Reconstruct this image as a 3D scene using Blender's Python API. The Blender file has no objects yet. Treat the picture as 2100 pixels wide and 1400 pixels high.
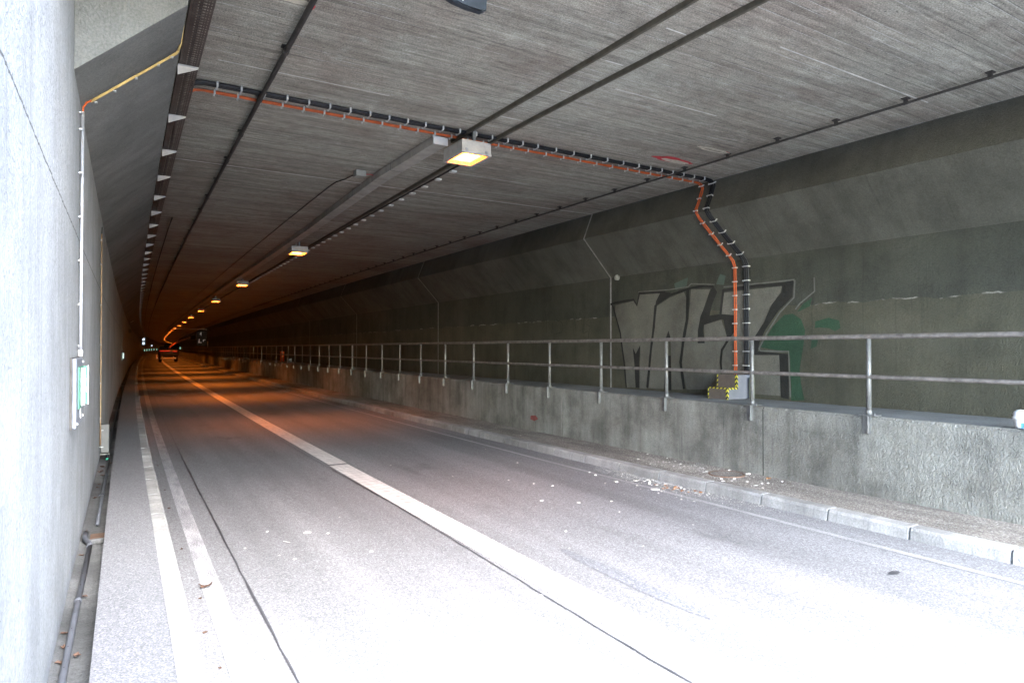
import bpy, math, random
from mathutils import Vector
random.seed(7)
R = math.radians
scene = bpy.context.scene
C = scene.collection
# ------------------------------------------------------------------ camera, sky, sun, exposure
cam_d = bpy.data.cameras.new('camera'); cam = bpy.data.objects.new('camera', cam_d); C.objects.link(cam)
cam.location = (0, 0, 2.0)
cam.rotation_euler = (math.pi/2 + 0.01072, 0, -0.54472)
cam_d.sensor_width = 36.0; cam_d.lens = 1319.9/2100*36; cam_d.clip_end = 3000; cam_d.clip_start = 0.05
scene.camera = cam
world = bpy.data.worlds.new('World'); scene.world = world; world.use_nodes = True
wn = world.node_tree.nodes; wl = world.node_tree.links
SUNAZ = 0
sky = wn.new('ShaderNodeTexSky'); sky.sky_type = 'NISHITA'; sky.sun_disc = False
sky.sun_elevation = R(40); sky.sun_rotation = R(180-SUNAZ); sky.air_density = 1.0; sky.dust_density = 1.0
bg = wn['Background']; wl.new(sky.outputs[0], bg.inputs[0]); bg.inputs[1].default_value = 0.15
sd = bpy.data.lights.new('sun', 'SUN'); so = bpy.data.objects.new('sun', sd); C.objects.link(so)
sd.energy = 0.6; sd.angle = R(44); sd.color = (1.0, 0.995, 0.98)
so.location = (0, -30, 40); so.rotation_euler = (R(90-40), 0, R(SUNAZ))
scene.view_settings.view_transform = 'Standard'; scene.view_settings.look = 'None'
scene.view_settings.exposure = 4.85; scene.view_settings.gamma = 1
cy = scene.cycles
cy.max_bounces = 6; cy.diffuse_bounces = 3; cy.glossy_bounces = 3; cy.transparent_max_bounces = 12
cy.sample_clamp_indirect = 6.0; cy.caustics_reflective = False; cy.caustics_refractive = False
cy.use_denoising = True
try: cy.denoiser = 'OPENIMAGEDENOISE'
except Exception: pass

# ------------------------------------------------------------------ the tunnel's gently bending line
CEIL, KERB, WALK = 4.906, 0.131, 1.141
def heading(s): return .0005*s if s < 30 else .015 + .0002*(s-30)
def W(s, u, z):
    """s metres along the tunnel, u metres to the right of the line, z height above the road"""
    w = min(max((u-5)/1.5, 0), 1); uu = u + .6476*math.exp(-max(s, -2)/20)*w
    th = heading(s)
    xc = .00025*s*s if s < 30 else .225 + .015*(s-30) + .0001*(s-30)**2
    return Vector((xc + uu*math.cos(th), s - uu*math.sin(th), z))
def frange(a, b, d):
    n = max(1, int(round((b-a)/d))); return [a + (b-a)*i/n for i in range(n+1)]
def SL(a, b, fine=1.0):
    out = [a]; 
    while out[-1] < b - 1e-6:
        x = out[-1]; d = fine if x < 25 else (2.5 if x < 60 else 6)
        out.append(min(b, x+d))
    return out

# ------------------------------------------------------------------ materials
class NT:
    def __init__(s, name, rough=.8, metal=0.0, spec=.3):
        s.m = bpy.data.materials.new(name); s.m.use_nodes = True
        s.n = s.m.node_tree.nodes; s.l = s.m.node_tree.links
        s.b = s.n['Principled BSDF']; s.b.inputs['Roughness'].default_value = rough
        s.b.inputs['Metallic'].default_value = metal; s.b.inputs['Specular IOR Level'].default_value = spec
        s._uv = None; s._pos = None
    def uv(s):
        if not s._uv: s._uv = s.n.new('ShaderNodeTexCoord').outputs['UV']
        return s._uv
    def pos(s):
        if not s._pos: s._pos = s.n.new('ShaderNodeNewGeometry').outputs['Position']
        return s._pos
    def mapped(s, vec, sc=(1,1,1), loc=(0,0,0)):
        n = s.n.new('ShaderNodeMapping'); s.l.new(vec, n.inputs[0]); n.inputs['Scale'].default_value = sc; n.inputs['Location'].default_value = loc
        return n.outputs[0]
    def noise(s, vec, sc=(1,1,1), scale=1, detail=4, rough=.55, dist=0, loc=(0,0,0)):
        n = s.n.new('ShaderNodeTexNoise'); s.l.new(s.mapped(vec, sc, loc), n.inputs['Vector'])
        n.inputs['Scale'].default_value = scale; n.inputs['Detail'].default_value = detail; n.inputs['Roughness'].default_value = rough; n.inputs['Distortion'].default_value = dist
        return n.outputs['Fac']
    def voro(s, vec, scale, feature='F1', out='Distance', sc=(1,1,1)):
        n = s.n.new('ShaderNodeTexVoronoi'); n.feature = feature; s.l.new(s.mapped(vec, sc), n.inputs['Vector']); n.inputs['Scale'].default_value = scale
        return n.outputs[out]
    def ramp(s, fac, stops):
        n = s.n.new('ShaderNodeValToRGB'); s.l.new(fac, n.inputs[0]); e = n.color_ramp.elements
        while len(e) < len(stops): e.new(.5)
        for i, (p, c) in enumerate(stops):
            e[i].position = p; e[i].color = (c, c, c, 1) if isinstance(c, (int, float)) else (*c, 1)
        return n.outputs[0]
    def mix(s, fac, a, b, mode='MIX'):
        n = s.n.new('ShaderNodeMixRGB'); n.blend_type = mode
        for i, v in enumerate((fac, a, b)):
            if isinstance(v, (int, float)): n.inputs[i].default_value = v if i == 0 else (v, v, v, 1)
            elif isinstance(v, tuple): n.inputs[i].default_value = (*v, 1)
            else: s.l.new(v, n.inputs[i])
        return n.outputs[0]
    def math(s, op, a, b=0.0, c=None):
        n = s.n.new('ShaderNodeMath'); n.operation = op
        for i, v in enumerate((a, b) if c is None else (a, b, c)):
            if isinstance(v, (int, float)): n.inputs[i].default_value = v
            else: s.l.new(v, n.inputs[i])
        return n.outputs[0]
    def sep(s, vec):
        n = s.n.new('ShaderNodeSeparateXYZ'); s.l.new(vec, n.inputs[0]); return n.outputs
    def col(s, c):
        if isinstance(c, tuple): s.b.inputs['Base Color'].default_value = (*c, 1)
        else: s.l.new(c, s.b.inputs['Base Color'])
    def rough(s, f): s.l.new(f, s.b.inputs['Roughness'])
    def bump(s, h, strength=.4, dist=.01, prev=None):
        n = s.n.new('ShaderNodeBump'); s.l.new(h, n.inputs['Height']); n.inputs['Strength'].default_value = strength; n.inputs['Distance'].default_value = dist
        if prev is not None: s.l.new(prev, n.inputs['Normal'])
        s.l.new(n.outputs[0], s.b.inputs['Normal']); return n.outputs[0]

def m_plain(name, c, rough=.6, metal=0.0, var=.25, scale=9, spec=.3):
    t = NT(name, rough, metal, spec); p = t.pos()
    f = t.noise(p, scale=scale, detail=5, rough=.65)
    lo = tuple(x*(1-var) for x in c); hi = tuple(min(1, x*(1+var)) for x in c)
    t.col(t.ramp(f, [(.3, lo), (.7, hi)])); t.bump(t.noise(p, scale=scale*12, detail=2), .12, .004)
    return t.m
def m_emit(name, c, strength, base=(.3, .3, .3)):
    t = NT(name, .5); t.col(base); t.b.inputs['Emission Color'].default_value = (*c, 1); t.b.inputs['Emission Strength'].default_value = strength
    return t.m

def m_glass():
    t = NT('sodium_lens', .4); out = t.n['Material Output']
    em = t.n.new('ShaderNodeEmission'); tr = t.n.new('ShaderNodeBsdfTransparent'); ad = t.n.new('ShaderNodeAddShader')
    q = t.sep(t.n.new('ShaderNodeTexCoord').outputs['Object'])
    d = t.math('MAXIMUM', t.math('MULTIPLY', t.math('ABSOLUTE', q[0]), 1/.182), t.math('MULTIPLY', t.math('ABSOLUTE', t.math('ADD', q[1], .03)), 1/.27))
    t.l.new(t.ramp(d, [(0, (1.0, .42, .06)), (.55, (1.0, .34, .03)), (.80, (1.0, .10, .003)), (1, (.5, .03, .0005))]), em.inputs[0]); em.inputs[1].default_value = 1.5
    t.l.new(em.outputs[0], ad.inputs[0]); t.l.new(tr.outputs[0], ad.inputs[1]); t.l.new(ad.outputs[0], out.inputs[0]); return t.m
def make_ceiling_mat():
    t = NT('board_marked_concrete', .9); uv = t.uv()
    big = t.noise(uv, scale=.35, detail=6, rough=.65)
    base = t.ramp(big, [(.34, (.282, .242, .205)), (.45, (.318, .292, .246)), (.56, (.346, .333, .284)), (.68, (.390, .386, .334))])
    # each board has its own tone and width; boards run across the tunnel
    s, u = t.sep(uv)[0], t.sep(uv)[1]
    comb = t.n.new('ShaderNodeCombineXYZ')
    t.l.new(t.math('FLOOR', t.math('ADD', t.math('MULTIPLY', s, 10.5), t.math('MULTIPLY', t.noise(uv, (0, .5, 0), 1, 2), .8))), comb.inputs[0])
    t.l.new(t.math('FLOOR', t.math('ADD', t.math('MULTIPLY', u, .42), t.math('MULTIPLY', t.noise(uv, (3, 0, 0), 1, 0), 3.0))), comb.inputs[1])
    wn_ = t.n.new('ShaderNodeTexWhiteNoise'); t.l.new(comb.outputs[0], wn_.inputs['Vector'])
    base = t.mix(.8, base, t.ramp(wn_.outputs['Value'], [(0, .78), (.5, 1.0), (1, 1.16)]), 'MULTIPLY')
    st = t.noise(uv, (24, 1.1, 1), 1, 6, .66, .35)
    gst = t.ramp(t.noise(uv, (.7, .5, 1), 1, 3, .6, loc=(1, 9, 0)), [(.38, .5), (.60, 1.0)])
    base = t.mix(gst, base, t.mix(1.0, base, t.ramp(st, [(.34, .52), (.45, .90), (.55, 1.04), (.68, 1.4)]), 'MULTIPLY'))
    fr = t.math('FRACT', t.math('ADD', t.math('MULTIPLY', s, 10.5), t.math('MULTIPLY', t.noise(uv, (0, .5, 0), 1, 2), .8)))
    line = t.math('LESS_THAN', fr, .10)
    gate = t.ramp(t.noise(uv, (3.5, .6, 1), 1.2, 4, .7, loc=(3, 7, 0)), [(.50, 0.0), (.60, 1.0)])
    base = t.mix(t.math('MULTIPLY', t.math('MULTIPLY', line, gate), .8), base, (.50, .49, .46))
    line2 = t.math('GREATER_THAN', fr, .90)
    gate2 = t.ramp(t.noise(uv, (3.5, .6, 1), 1.2, 4, .7, loc=(13, 2, 0)), [(.48, 0.0), (.58, 1.0)])
    base = t.mix(t.math('MULTIPLY', t.math('MULTIPLY', line2, gate2), .6), base, (.10, .095, .09))
    pale = t.ramp(t.noise(uv, (3.5, 2.0, 1), 1, 7, .78, loc=(9, 1, 0)), [(.56, 0.0), (.68, .5)])
    base = t.mix(pale, base, (.52, .52, .47))
    brown = t.ramp(t.noise(uv, (.5, .4, 1), 1.4, 5, .7, loc=(6, 14, 0)), [(.52, 0.0), (.70, .55)])
    base = t.mix(brown, base, (.19, .148, .125))
    dark = t.ramp(t.noise(uv, (3, 1.4, 1), 1, 6, .78, loc=(2, 4, 0)), [(.56, 0.0), (.70, .45)])
    base = t.mix(dark, base, (.10, .094, .085))
    fine = t.noise(uv, scale=70, detail=4, rough=.85)
    base = t.mix(1.0, base, t.ramp(fine, [(.34, .45), (.5, 1.0), (.66, 1.6)]), 'MULTIPLY')
    mid = t.noise(uv, (14, 7, 1), 1, 5, .8, loc=(1, 1, 0))
    base = t.mix(.5, base, t.ramp(mid, [(.36, .62), (.5, 1.0), (.64, 1.3)]), 'MULTIPLY')
    pits = t.ramp(t.noise(uv, (34, 16, 1), 1, 3, .75, loc=(5, 5, 0)), [(.63, 0.0), (.69, .8)])
    base = t.mix(pits, base, (.05, .048, .045))
    t.col(base)
    b = t.bump(st, .35, .015); b = t.bump(fr, .12, .01, b); t.bump(fine, .5, .008, b)
    return t.m
def make_wall_mat(name, a, b_, c_, relief=.5, tone=None, stain=.5, pour=False, vs=1.0, bd=.03):
    t = NT(name, .9); uv = t.uv(); p = t.pos()
    big = t.noise(p, (.8, .8, .8), .6, 5, .62)
    base = t.ramp(big, [(.36, a), (.5, b_), (.64, c_)])
    run = t.noise(uv, (3.2, .22, 1), 1, 5, .65)                     # streaks that ran down the wall
    base = t.mix(stain, base, t.ramp(run, [(.3, .55), (.5, 1.0), (.75, 1.35)]), 'MULTIPLY')
    blotch = t.ramp(t.noise(p, scale=1.6, detail=6, rough=.7), [(.35, .65), (.52, 1.0), (.68, 1.2)])
    base = t.mix(.6*vs, base, blotch, 'MULTIPLY')
    z = t.sep(p)[2]
    if tone:
        edge = t.math('ADD', t.math('MULTIPLY', t.noise(p, scale=2.5, detail=4), .14), 2.62)
        low = t.math('LESS_THAN', z, edge)
        base = t.mix(t.math('MULTIPLY', low, .6), base, t.mix(1.0, base, tone, 'MULTIPLY'))
        rim = t.math('LESS_THAN', t.math('ABSOLUTE', t.math('SUBTRACT', z, edge)), .010)
        g = t.ramp(t.noise(p, scale=3.0, detail=3), [(.5, 0.0), (.6, .6)])
        base = t.mix(t.math('MULTIPLY', rim, g), base, (.34, .33, .29))
    drip = t.ramp(t.noise(uv, (9, .35, 1), 1, 4, .7, loc=(3, 8, 0)), [(.60, 0.0), (.70, min(.75, stain*1.3))])
    base = t.mix(drip, base, t.mix(1.0, base, (.50, .50, .52), 'MULTIPLY'))
    scr = t.ramp(t.noise(p, (7, 7, 2.2), 1, 6, .8, 1.2, loc=(1, 5, 2)), [(.63, 0.0), (.68, .45)])
    base = t.mix(scr, base, t.mix(1.0, base, (1.6, 1.6, 1.55), 'MULTIPLY'))
    fine = t.noise(p, scale=55, detail=4, rough=.75)
    base = t.mix(.7, base, t.ramp(fine, [(.32, .7), (.5, 1.0), (.68, 1.3)]), 'MULTIPLY')
    if pour:
        e = t.math('ADD', t.math('MULTIPLY', t.noise(p, (1, 1, .2), 14, 4, .8), .05), 2.83)
        ln = t.math('LESS_THAN', t.math('ABSOLUTE', t.math('SUBTRACT', z, e)), .006)
        base = t.mix(t.math('MULTIPLY', ln, .75), base, (.03, .03, .028))
        pit = t.ramp(t.noise(p, (1, 1, 1), 30, 2, .6), [(.70, 0.0), (.74, .8)])
        base = t.mix(pit, base, (.06, .06, .055))
    t.col(base)
    tr = t.noise(p, (1, 1, .6), 20, 4, .65, 2.2)
    bb = t.bump(tr, min(1.0, relief*1.5), bd); t.bump(fine, relief*.8, .006, bb)
    return t.m
def make_asphalt(name, lo, hi, spk=.28, scale=95, wear=True):
    t = NT(name, .75, spec=.4); uv = t.uv()
    v = t.voro(uv, scale, out='Color'); val = t.sep(v)[0]
    big = t.noise(uv, (.25, .9, 1), 1, 5, .6)
    base = t.ramp(big, [(.3, lo), (.7, hi)])
    base = t.mix(.9, base, t.ramp(val, [(0, .6), (.5, .95), (.8, 1.15), (1, 1.6)]), 'MULTIPLY')
    stones = t.ramp(t.noise(uv, scale=scale*1.3, detail=2, rough=.8), [(.60, 0.0), (.68, spk)])
    base = t.mix(stones, base, (.52, .50, .47))
    holes = t.ramp(t.noise(uv, scale=scale*.9, detail=2, rough=.8, loc=(4, 4, 0)), [(.62, 0.0), (.70, .8)])
    base = t.mix(holes, base, (.02, .02, .022))
    if wear:
        tr = t.ramp(t.noise(uv, (.06, 1.6, 1), 1, 3, .5), [(.38, .84), (.62, 1.10)])
        base = t.mix(1.0, base, tr, 'MULTIPLY')
        oil = t.ramp(t.noise(uv, (.5, 1.0, 1), .9, 5, .65, loc=(8, 3, 0)), [(.62, 0.0), (.78, .55)])
        base = t.mix(oil, base, (.045, .045, .05))
    t.col(base)
    t.bump(val, .7, .006)
    return t.m
def make_paint(name, c, under, worn=.45, ribs=False, scale=45):
    t = NT(name, .6); uv = t.uv()
    n = t.noise(uv, scale=scale, detail=4, rough=.8); n2 = t.noise(uv, (2, 6, 1), 1, 4)
    f = t.ramp(t.math('ADD', n, t.math('MULTIPLY', t.math('SUBTRACT', n2, .5), .25)), [(worn-.04, 0.0), (worn+.05, 1.0)])
    base = t.mix(f, under, c)
    if ribs:
        s = t.sep(uv)[0]; fr = t.math('FRACT', t.math('ADD', t.math('MULTIPLY', s, 5.2), t.math('MULTIPLY', t.noise(uv, (1, 3, 1), 3), .3)))
        rb = t.ramp(fr, [(0, 1.0), (.10, 0.0), (.9, 0.0), (1, 1.0)])
        base = t.mix(t.math('MULTIPLY', rb, .55), base, (.30, .28, .24)); t.bump(t.ramp(fr, [(0, 0.0), (.25, 1.0), (.8, 1.0), (1, 0.0)]), .9, .012)
    dirt = t.ramp(t.noise(uv, (1, 5, 1), 2.5, 5, .7), [(.4, .72), (.7, 1.0)])
    t.col(t.mix(1.0, base, dirt, 'MULTIPLY')); return t.m
def make_aggregate(name):
    t = NT(name, .85); uv = t.uv()
    v = t.voro(uv, 75, out='Color'); c = t.sep(v)
    base = t.ramp(c[0], [(0, (.17, .155, .14)), (.35, (.25, .228, .20)), (.6, (.32, .285, .24)), (.85, (.42, .395, .35)), (1, (.55, .53, .49))])
    d = t.voro(uv, 75); base = t.mix(t.ramp(d, [(.30, 0.0), (.6, .35)]), base, (.12, .11, .10))
    dirt = t.ramp(t.noise(uv, (.6, 2, 1), 1.3, 5, .65), [(.35, .6), (.65, 1.05)])
    t.col(t.mix(1.0, base, dirt, 'MULTIPLY')); t.bump(d, .8, -.008); return t.m
def make_perforated(name):
    t = NT(name, .55, .2); uv = t.uv(); s, v = t.sep(uv)[0], t.sep(uv)[1]
    fs = t.math('ABSOLUTE', t.math('SUBTRACT', t.math('FRACT', t.math('MULTIPLY', s, 20.0)), .5))
    fv = t.math('MULTIPLY', v, 9.0); cell = t.math('FLOOR', fv); fv = t.math('ABSOLUTE', t.math('SUBTRACT', t.math('FRACT', fv), .5))
    slot = t.math('MULTIPLY', t.math('LESS_THAN', fs, .22), t.math('LESS_THAN', fv, .40))
    mid = t.math('COMPARE', cell, 4.0, 1.2)
    dot = t.math('MULTIPLY', t.math('LESS_THAN', fs, .2), t.math('LESS_THAN', fv, .16))
    edge = t.math('COMPARE', cell, 4.0, 3.6)
    hole = t.math('MAXIMUM', t.math('MULTIPLY', slot, mid), t.math('MULTIPLY', dot, edge))
    rust = t.noise(t.pos(), scale=7, detail=5, rough=.7)
    t.col(t.ramp(rust, [(.3, (.055, .040, .034)), (.6, (.10, .078, .065)), (.78, (.22, .19, .17))]))
    tr = t.n.new('ShaderNodeBsdfTransparent'); mx = t.n.new('ShaderNodeMixShader'); out = t.n['Material Output']
    t.l.new(hole, mx.inputs[0]); t.l.new(t.b.outputs[0], mx.inputs[1]); t.l.new(tr.outputs[0], mx.inputs[2]); t.l.new(mx.outputs[0], out.inputs[0])
    return t.m
def make_hazard(name):
    t = NT(name, .5); p = t.pos(); x, y, z = t.sep(p)[0], t.sep(p)[1], t.sep(p)[2]
    q = t.math('FRACT', t.math('MULTIPLY', t.math('ADD', t.math('ADD', z, x), y), 13.0))
    t.col(t.mix(t.math('LESS_THAN', q, .5), (.03, .03, .03), (.50, .46, .04))); return t.m

MAT = dict(
 ceil=make_ceiling_mat(),
 wallR=make_wall_mat('wall_render_olive', (.050, .052, .041), (.060, .062, .048), (.073, .073, .058), .55, (1.55, 1.42, 1.22), .35),
 wallL=make_wall_mat('wall_concrete_grey', (.23, .237, .243), (.27, .278, .285), (.31, .318, .325), .35, None, .35, True, .6),
 parapet=make_wall_mat('parapet_render', (.20, .195, .170), (.260, .256, .226), (.32, .318, .286), .8, None, .8, False, 1.6, .045),
 walktop=make_wall_mat('walkway_concrete', (.17, .18, .18), (.20, .21, .21), (.24, .25, .25), .3, None, .2),
 asphalt=make_asphalt('asphalt', (.175, .177, .183), (.220, .222, .228)),
 pave=make_asphalt('pavement_asphalt', (.145, .145, .15), (.18, .18, .185), .2, 130, False),
 agg=make_aggregate('exposed_aggregate'),
 kerb=make_wall_mat('kerb_concrete', (.23, .227, .215), (.30, .297, .283), (.37, .365, .35), .35, None, .5),
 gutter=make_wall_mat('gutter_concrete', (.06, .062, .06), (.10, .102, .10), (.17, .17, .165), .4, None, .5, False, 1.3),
 line=make_paint('white_line_paint', (.80, .79, .76), (.40, .39, .37), .26, True),
 edge=make_paint('worn_line_paint', (.56, .56, .57), (.20, .20, .21), .492, False, 80),
 edge2=make_paint('thin_line_paint', (.42, .42, .42), (.22, .22, .225), .44),
 seam=m_plain('joint_sealant', (.055, .056, .062), .5), darkasph=make_asphalt('patched_asphalt', (.138, .143, .157), (.175, .180, .194), .2, 75, False),
 joint=m_plain('joint_filler_pale', (.30, .295, .27), .8, 0, .3), jointpale=m_plain('ceiling_joint_pale', (.62, .61, .57), .8, 0, .4, 6), jointdark=m_plain('joint_gap', (.03, .03, .028), .9),
 galv=m_plain('galvanised_steel', (.21, .213, .205), .5, .4, .25, 14), steel=m_plain('bright_steel', (.34, .35, .36), .4, .5, .15, 12),
 rail=m_plain('weathered_rail', (.20, .18, .165), .55, .25, .45, 10), darkpipe=m_plain('dark_pipe', (.05, .046, .042), .6, .2, .4),
 railpaint=m_plain('olive_channel_steel', (.095, .085, .065), .6, .2, .3), trunk=m_plain('trunking_painted', (.38, .365, .33), .6, .1, .25, 4),
 black=m_plain('black_cable_sheath', (.012, .013, .015), .45), orange=m_plain('orange_cable_sheath', (.52, .105, .028), .5, 0, .3),
 bracket=m_plain('zinc_bracket', (.48, .48, .46), .6, .1, .15), perf=make_perforated('perforated_tray_metal'), traydark=m_plain('tray_side_metal', (.05, .04, .035), .6, .2),
 lampbody=m_plain('lamp_housing', (.42, .41, .39), .5, .1, .18), boxpale=m_plain('pale_plastic', (.27, .27, .24), .5, 0, .1),
 conduit=m_plain('yellowed_conduit', (.50, .36, .14), .5, 0, .2), conduitw=m_plain('pale_metal_conduit', (.50, .50, .54), .3, .5, .1), conduit2=m_plain('rusted_conduit', (.30, .20, .12), .6, .2, .3),
 plate=m_plain('dark_blue_grey_sheet', (.022, .028, .036), .35, .2, .3), spall=m_plain('bare_plaster', (.55, .50, .41), .9, 0, .3, 20), redpaint=m_plain('red_marking_paint', (.55, .06, .07), .7, 0, .4, 20),
 silver=make_wall_mat('graffiti_silver', (.120, .116, .094), (.150, .145, .119), (.180, .173, .145), .55, None, .45), gblack=make_wall_mat('graffiti_black', (.018, .018, .016), (.025, .025, .022), (.040, .039, .034), .55, None, .5), ggreen=make_wall_mat('graffiti_green', (.026, .058, .033), (.030, .068, .038), (.042, .078, .048), .55, None, .5), gfaint=m_plain('graffiti_faint_green', (.075, .100, .078), .85, 0, .15), ghalo=m_plain('graffiti_pale_edge', (.125, .125, .108), .85, 0, .2),
 hazard=make_hazard('hazard_tape'), boxbrown=m_plain('box_board_brown', (.12, .098, .082), .8, 0, .15), boxgrey=m_plain('box_board_grey', (.145, .155, .18), .7, 0, .08), boxgreen=m_plain('side_board_green', (.16, .18, .13), .7, 0, .1),
 leaf=m_plain('dry_leaf', (.095, .055, .038), .8, 0, .4, 40), chip=m_plain('plaster_chip', (.50, .48, .44), .9, 0, .25, 30), rustchip=m_plain('rust_flakes', (.25, .12, .05), .9, 0, .4, 30),
 iron=m_plain('rusty_iron', (.16, .10, .07), .7, .3, .4, 14), drain=m_plain('grey_plastic_pipe', (.085, .09, .10), .45, 0, .2), green=m_plain('green_cap', (.05, .42, .25), .5),
 sodium=m_glass(), red=m_emit('red_light', (1.0, .03, .012), .022, (.1, .01, .01)), white=m_emit('white_light', (.75, .88, 1.0), .05), marker=m_emit('marker_light', (.45, 1.0, .75), .022, (.1, .1, .1)),
 signgreen=m_emit('lit_green_sign', (.25, .80, .58), .006, (.05, .15, .10)), tube=m_emit('lit_tube', (.80, 1.0, .95), .035, (.5, .5, .5)), clippale=m_plain('pale_clip', (.60, .60, .56), .5), boxlow=m_plain('grey_box_paint', (.115, .115, .11), .5, .1, .12), boxlit=m_plain('sign_housing', (.20, .215, .25), .4, .1, .08), whiteplastic=m_plain('white_plastic', (.62, .62, .61), .4, 0, .05),
 vehicle=m_plain('dark_vehicle_paint', (.020, .016, .015), .6, .1, .3), tyre=m_plain('tyre_rubber', (.018, .018, .018), .85), bumper=m_plain('pale_bumper', (.35, .32, .30), .6), boom=m_plain('boom_paint', (.10, .045, .03), .5),
 blue=m_plain('blue_print', (.10, .30, .60), .5), redp=m_plain('red_print', (.65, .05, .05), .5), earth=m_plain('outside_ground', (.42, .42, .40), .95, 0, .2, .4), rubber=m_plain('rubber_mat', (.02, .02, .022), .8), paper=m_plain('paper', (.8, .8, .78), .8, 0, .06))
# ------------------------------------------------------------------ mesh helpers
class MB:
    """collects faces, links them as one mesh object"""
    def __init__(s): s.v = []; s.f = []; s.uv = []
    def add(s, pts, faces, uvs=None):
        o = len(s.v); s.v += [Vector(p) for p in pts]
        for f in faces:
            s.f.append([o+i for i in f])
            s.uv.append([tuple(uvs[i]) if uvs else (pts[i][0], pts[i][1]) for i in f])
        return s
    def box(s, c, h, rot=0.0, bev=0.0):
        """box of half sizes h about c, turned by rot about the vertical; bev chamfers the vertical and top edges"""
        cx, cy_, cz = c; hx, hy, hz = h; ca, sa = math.cos(rot), math.sin(rot)
        def T(x, y, z): return (cx + x*ca - y*sa, cy_ + x*sa + y*ca, cz + z)
        if bev <= 0:
            P = [T(x*hx, y*hy, z*hz) for z in (-1, 1) for x, y in ((-1, -1), (1, -1), (1, 1), (-1, 1))]
            F = [(0,3,2,1),(4,5,6,7),(0,1,5,4),(1,2,6,5),(2,3,7,6),(3,0,4,7)]
            return s.add(P, F)
        b = min(bev, hx*.9, hy*.9, hz*.9)
        ring = lambda ax, ay, z: [T(x, y, z) for x, y in ((-ax, -ay+b), (-ax+b, -ay), (ax-b, -ay), (ax, -ay+b), (ax, ay-b), (ax-b, ay), (-ax+b, ay), (-ax, ay-b))]
        P = ring(hx-b*.6, hy-b*.6, -hz) + ring(hx, hy, -hz+b) + ring(hx, hy, hz-b) + ring(hx-b*.6, hy-b*.6, hz)
        F = [tuple(range(7, -1, -1)), tuple(range(24, 32))]
        for k in range(3):
            for i in range(8): j = (i+1) % 8; F.append((k*8+i, k*8+j, k*8+8+j, k*8+8+i))
        return s.add(P, F)
    def tube(s, path, r, n=8, caps=True):
        path = [Vector(p) for p in path]; rings = []; N = len(path); ref = None
        for i, p in enumerate(path):
            d = (path[min(i+1, N-1)] - path[max(i-1, 0)]).normalized()
            if ref is None: ref = Vector((0, 0, 1)) if abs(d.z) < .9 else Vector((1, 0, 0))
            a = (ref - d*ref.dot(d)).normalized(); ref = a; b = d.cross(a)
            rr = r[i] if isinstance(r, (list, tuple)) else r
            rings.append([p + a*rr*math.cos(2*math.pi*k/n) + b*rr*math.sin(2*math.pi*k/n) for k in range(n)])
        P = [q for g in rings for q in g]; F = []
        for i in range(N-1):
            for k in range(n): j = (k+1) % n; F.append((i*n+k, i*n+j, i*n+n+j, i*n+n+k))
        if caps: F.append(tuple(range(n-1, -1, -1))); F.append(tuple(range((N-1)*n, N*n)))
        return s.add(P, F)
    def disc(s, c, r, h, n=20, wob=0.0, dome=0.0):
        cx, cy_, cz = c; rr = [r*(1+random.uniform(-wob, wob)) for _ in range(n)]
        P = [(cx + rr[k]*math.cos(2*math.pi*k/n), cy_ + rr[k]*math.sin(2*math.pi*k/n), cz) for k in range(n)]
        P += [(x, y, cz+h) for x, y, _ in P[:n]]; P.append((cx, cy_, cz+h+dome)); F = []
        for k in range(n): j = (k+1) % n; F.append((k, j, n+j, n+k)); F.append((n+k, n+j, 2*n))
        F.append(tuple(range(n-1, -1, -1)))
        return s.add(P, F)
    def sweep(s, prof, ss, closed=False, caps=False, voff=0.0, prof2=None, special=()):
        """a cross-section of (u, z) points carried along the tunnel through the stations ss; uv = (s, distance round the section)"""
        arc = [prof[0][0]+voff] if not closed else [0.0]
        for a, b in zip(prof, prof[1:]): arc.append(arc[-1] + math.hypot(b[0]-a[0], b[1]-a[1]))
        n = len(prof); P = []; U = []
        for si in ss:
            pr = prof2 if prof2 and any(abs(si-q) < 1e-6 for q in special) else prof
            for k, (u, z) in enumerate(pr): P.append(W(si, u, z)); U.append((si, arc[k]))
        F = []
        m = n if closed else n-1
        for i in range(len(ss)-1):
            for k in range(m): j = (k+1) % n; F.append((i*n+k, i*n+n+k, i*n+n+j, i*n+j))
        if caps: F.append(tuple(range(n))); F.append(tuple(range((len(ss)-1)*n+n-1, (len(ss)-1)*n-1, -1)))
        return s.add(P, F, U)
    def bar(s, s0, s1, u0, u1, z0, z1, fine=1.0):
        return s.sweep([(u0, z0), (u1, z0), (u1, z1), (u0, z1)], SL(s0, s1, fine), True, True)
    def build(s, name, m, parent=None, smooth=False, kind=None, label=None, cat=None, group=None, local=False):
        me = bpy.data.meshes.new(name)
        if parent is not None or local: org = Vector((0, 0, 0)) if local else parent_loc(parent)
        else:
            n = len(s.v); org = Vector((sum(p.x for p in s.v)/n, sum(p.y for p in s.v)/n, min(p.z for p in s.v)))
        me.from_pydata([tuple(p-org) for p in s.v], [], s.f)
        ul = me.uv_layers.new(name='UVMap'); i = 0
        for f in s.uv:
            for q in f: ul.data[i].uv = q; i += 1
        me.materials.append(MAT[m] if isinstance(m, str) else m)
        if smooth:
            for p in me.polygons: p.use_smooth = True
        me.update()
        o = bpy.data.objects.new(name, me); C.objects.link(o)
        if parent is not None: o.parent = parent
        elif not local: o.location = org
        return tag(o, label, cat, group, kind)
def parent_loc(p):
    v = Vector((0, 0, 0))
    while p is not None: v += p.location; p = p.parent
    return v
def tag(o, label=None, cat=None, group=None, kind=None):
    if label: o['label'] = label
    if cat: o['category'] = cat
    if group: o['group'] = group
    if kind: o['kind'] = kind
    return o
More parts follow.
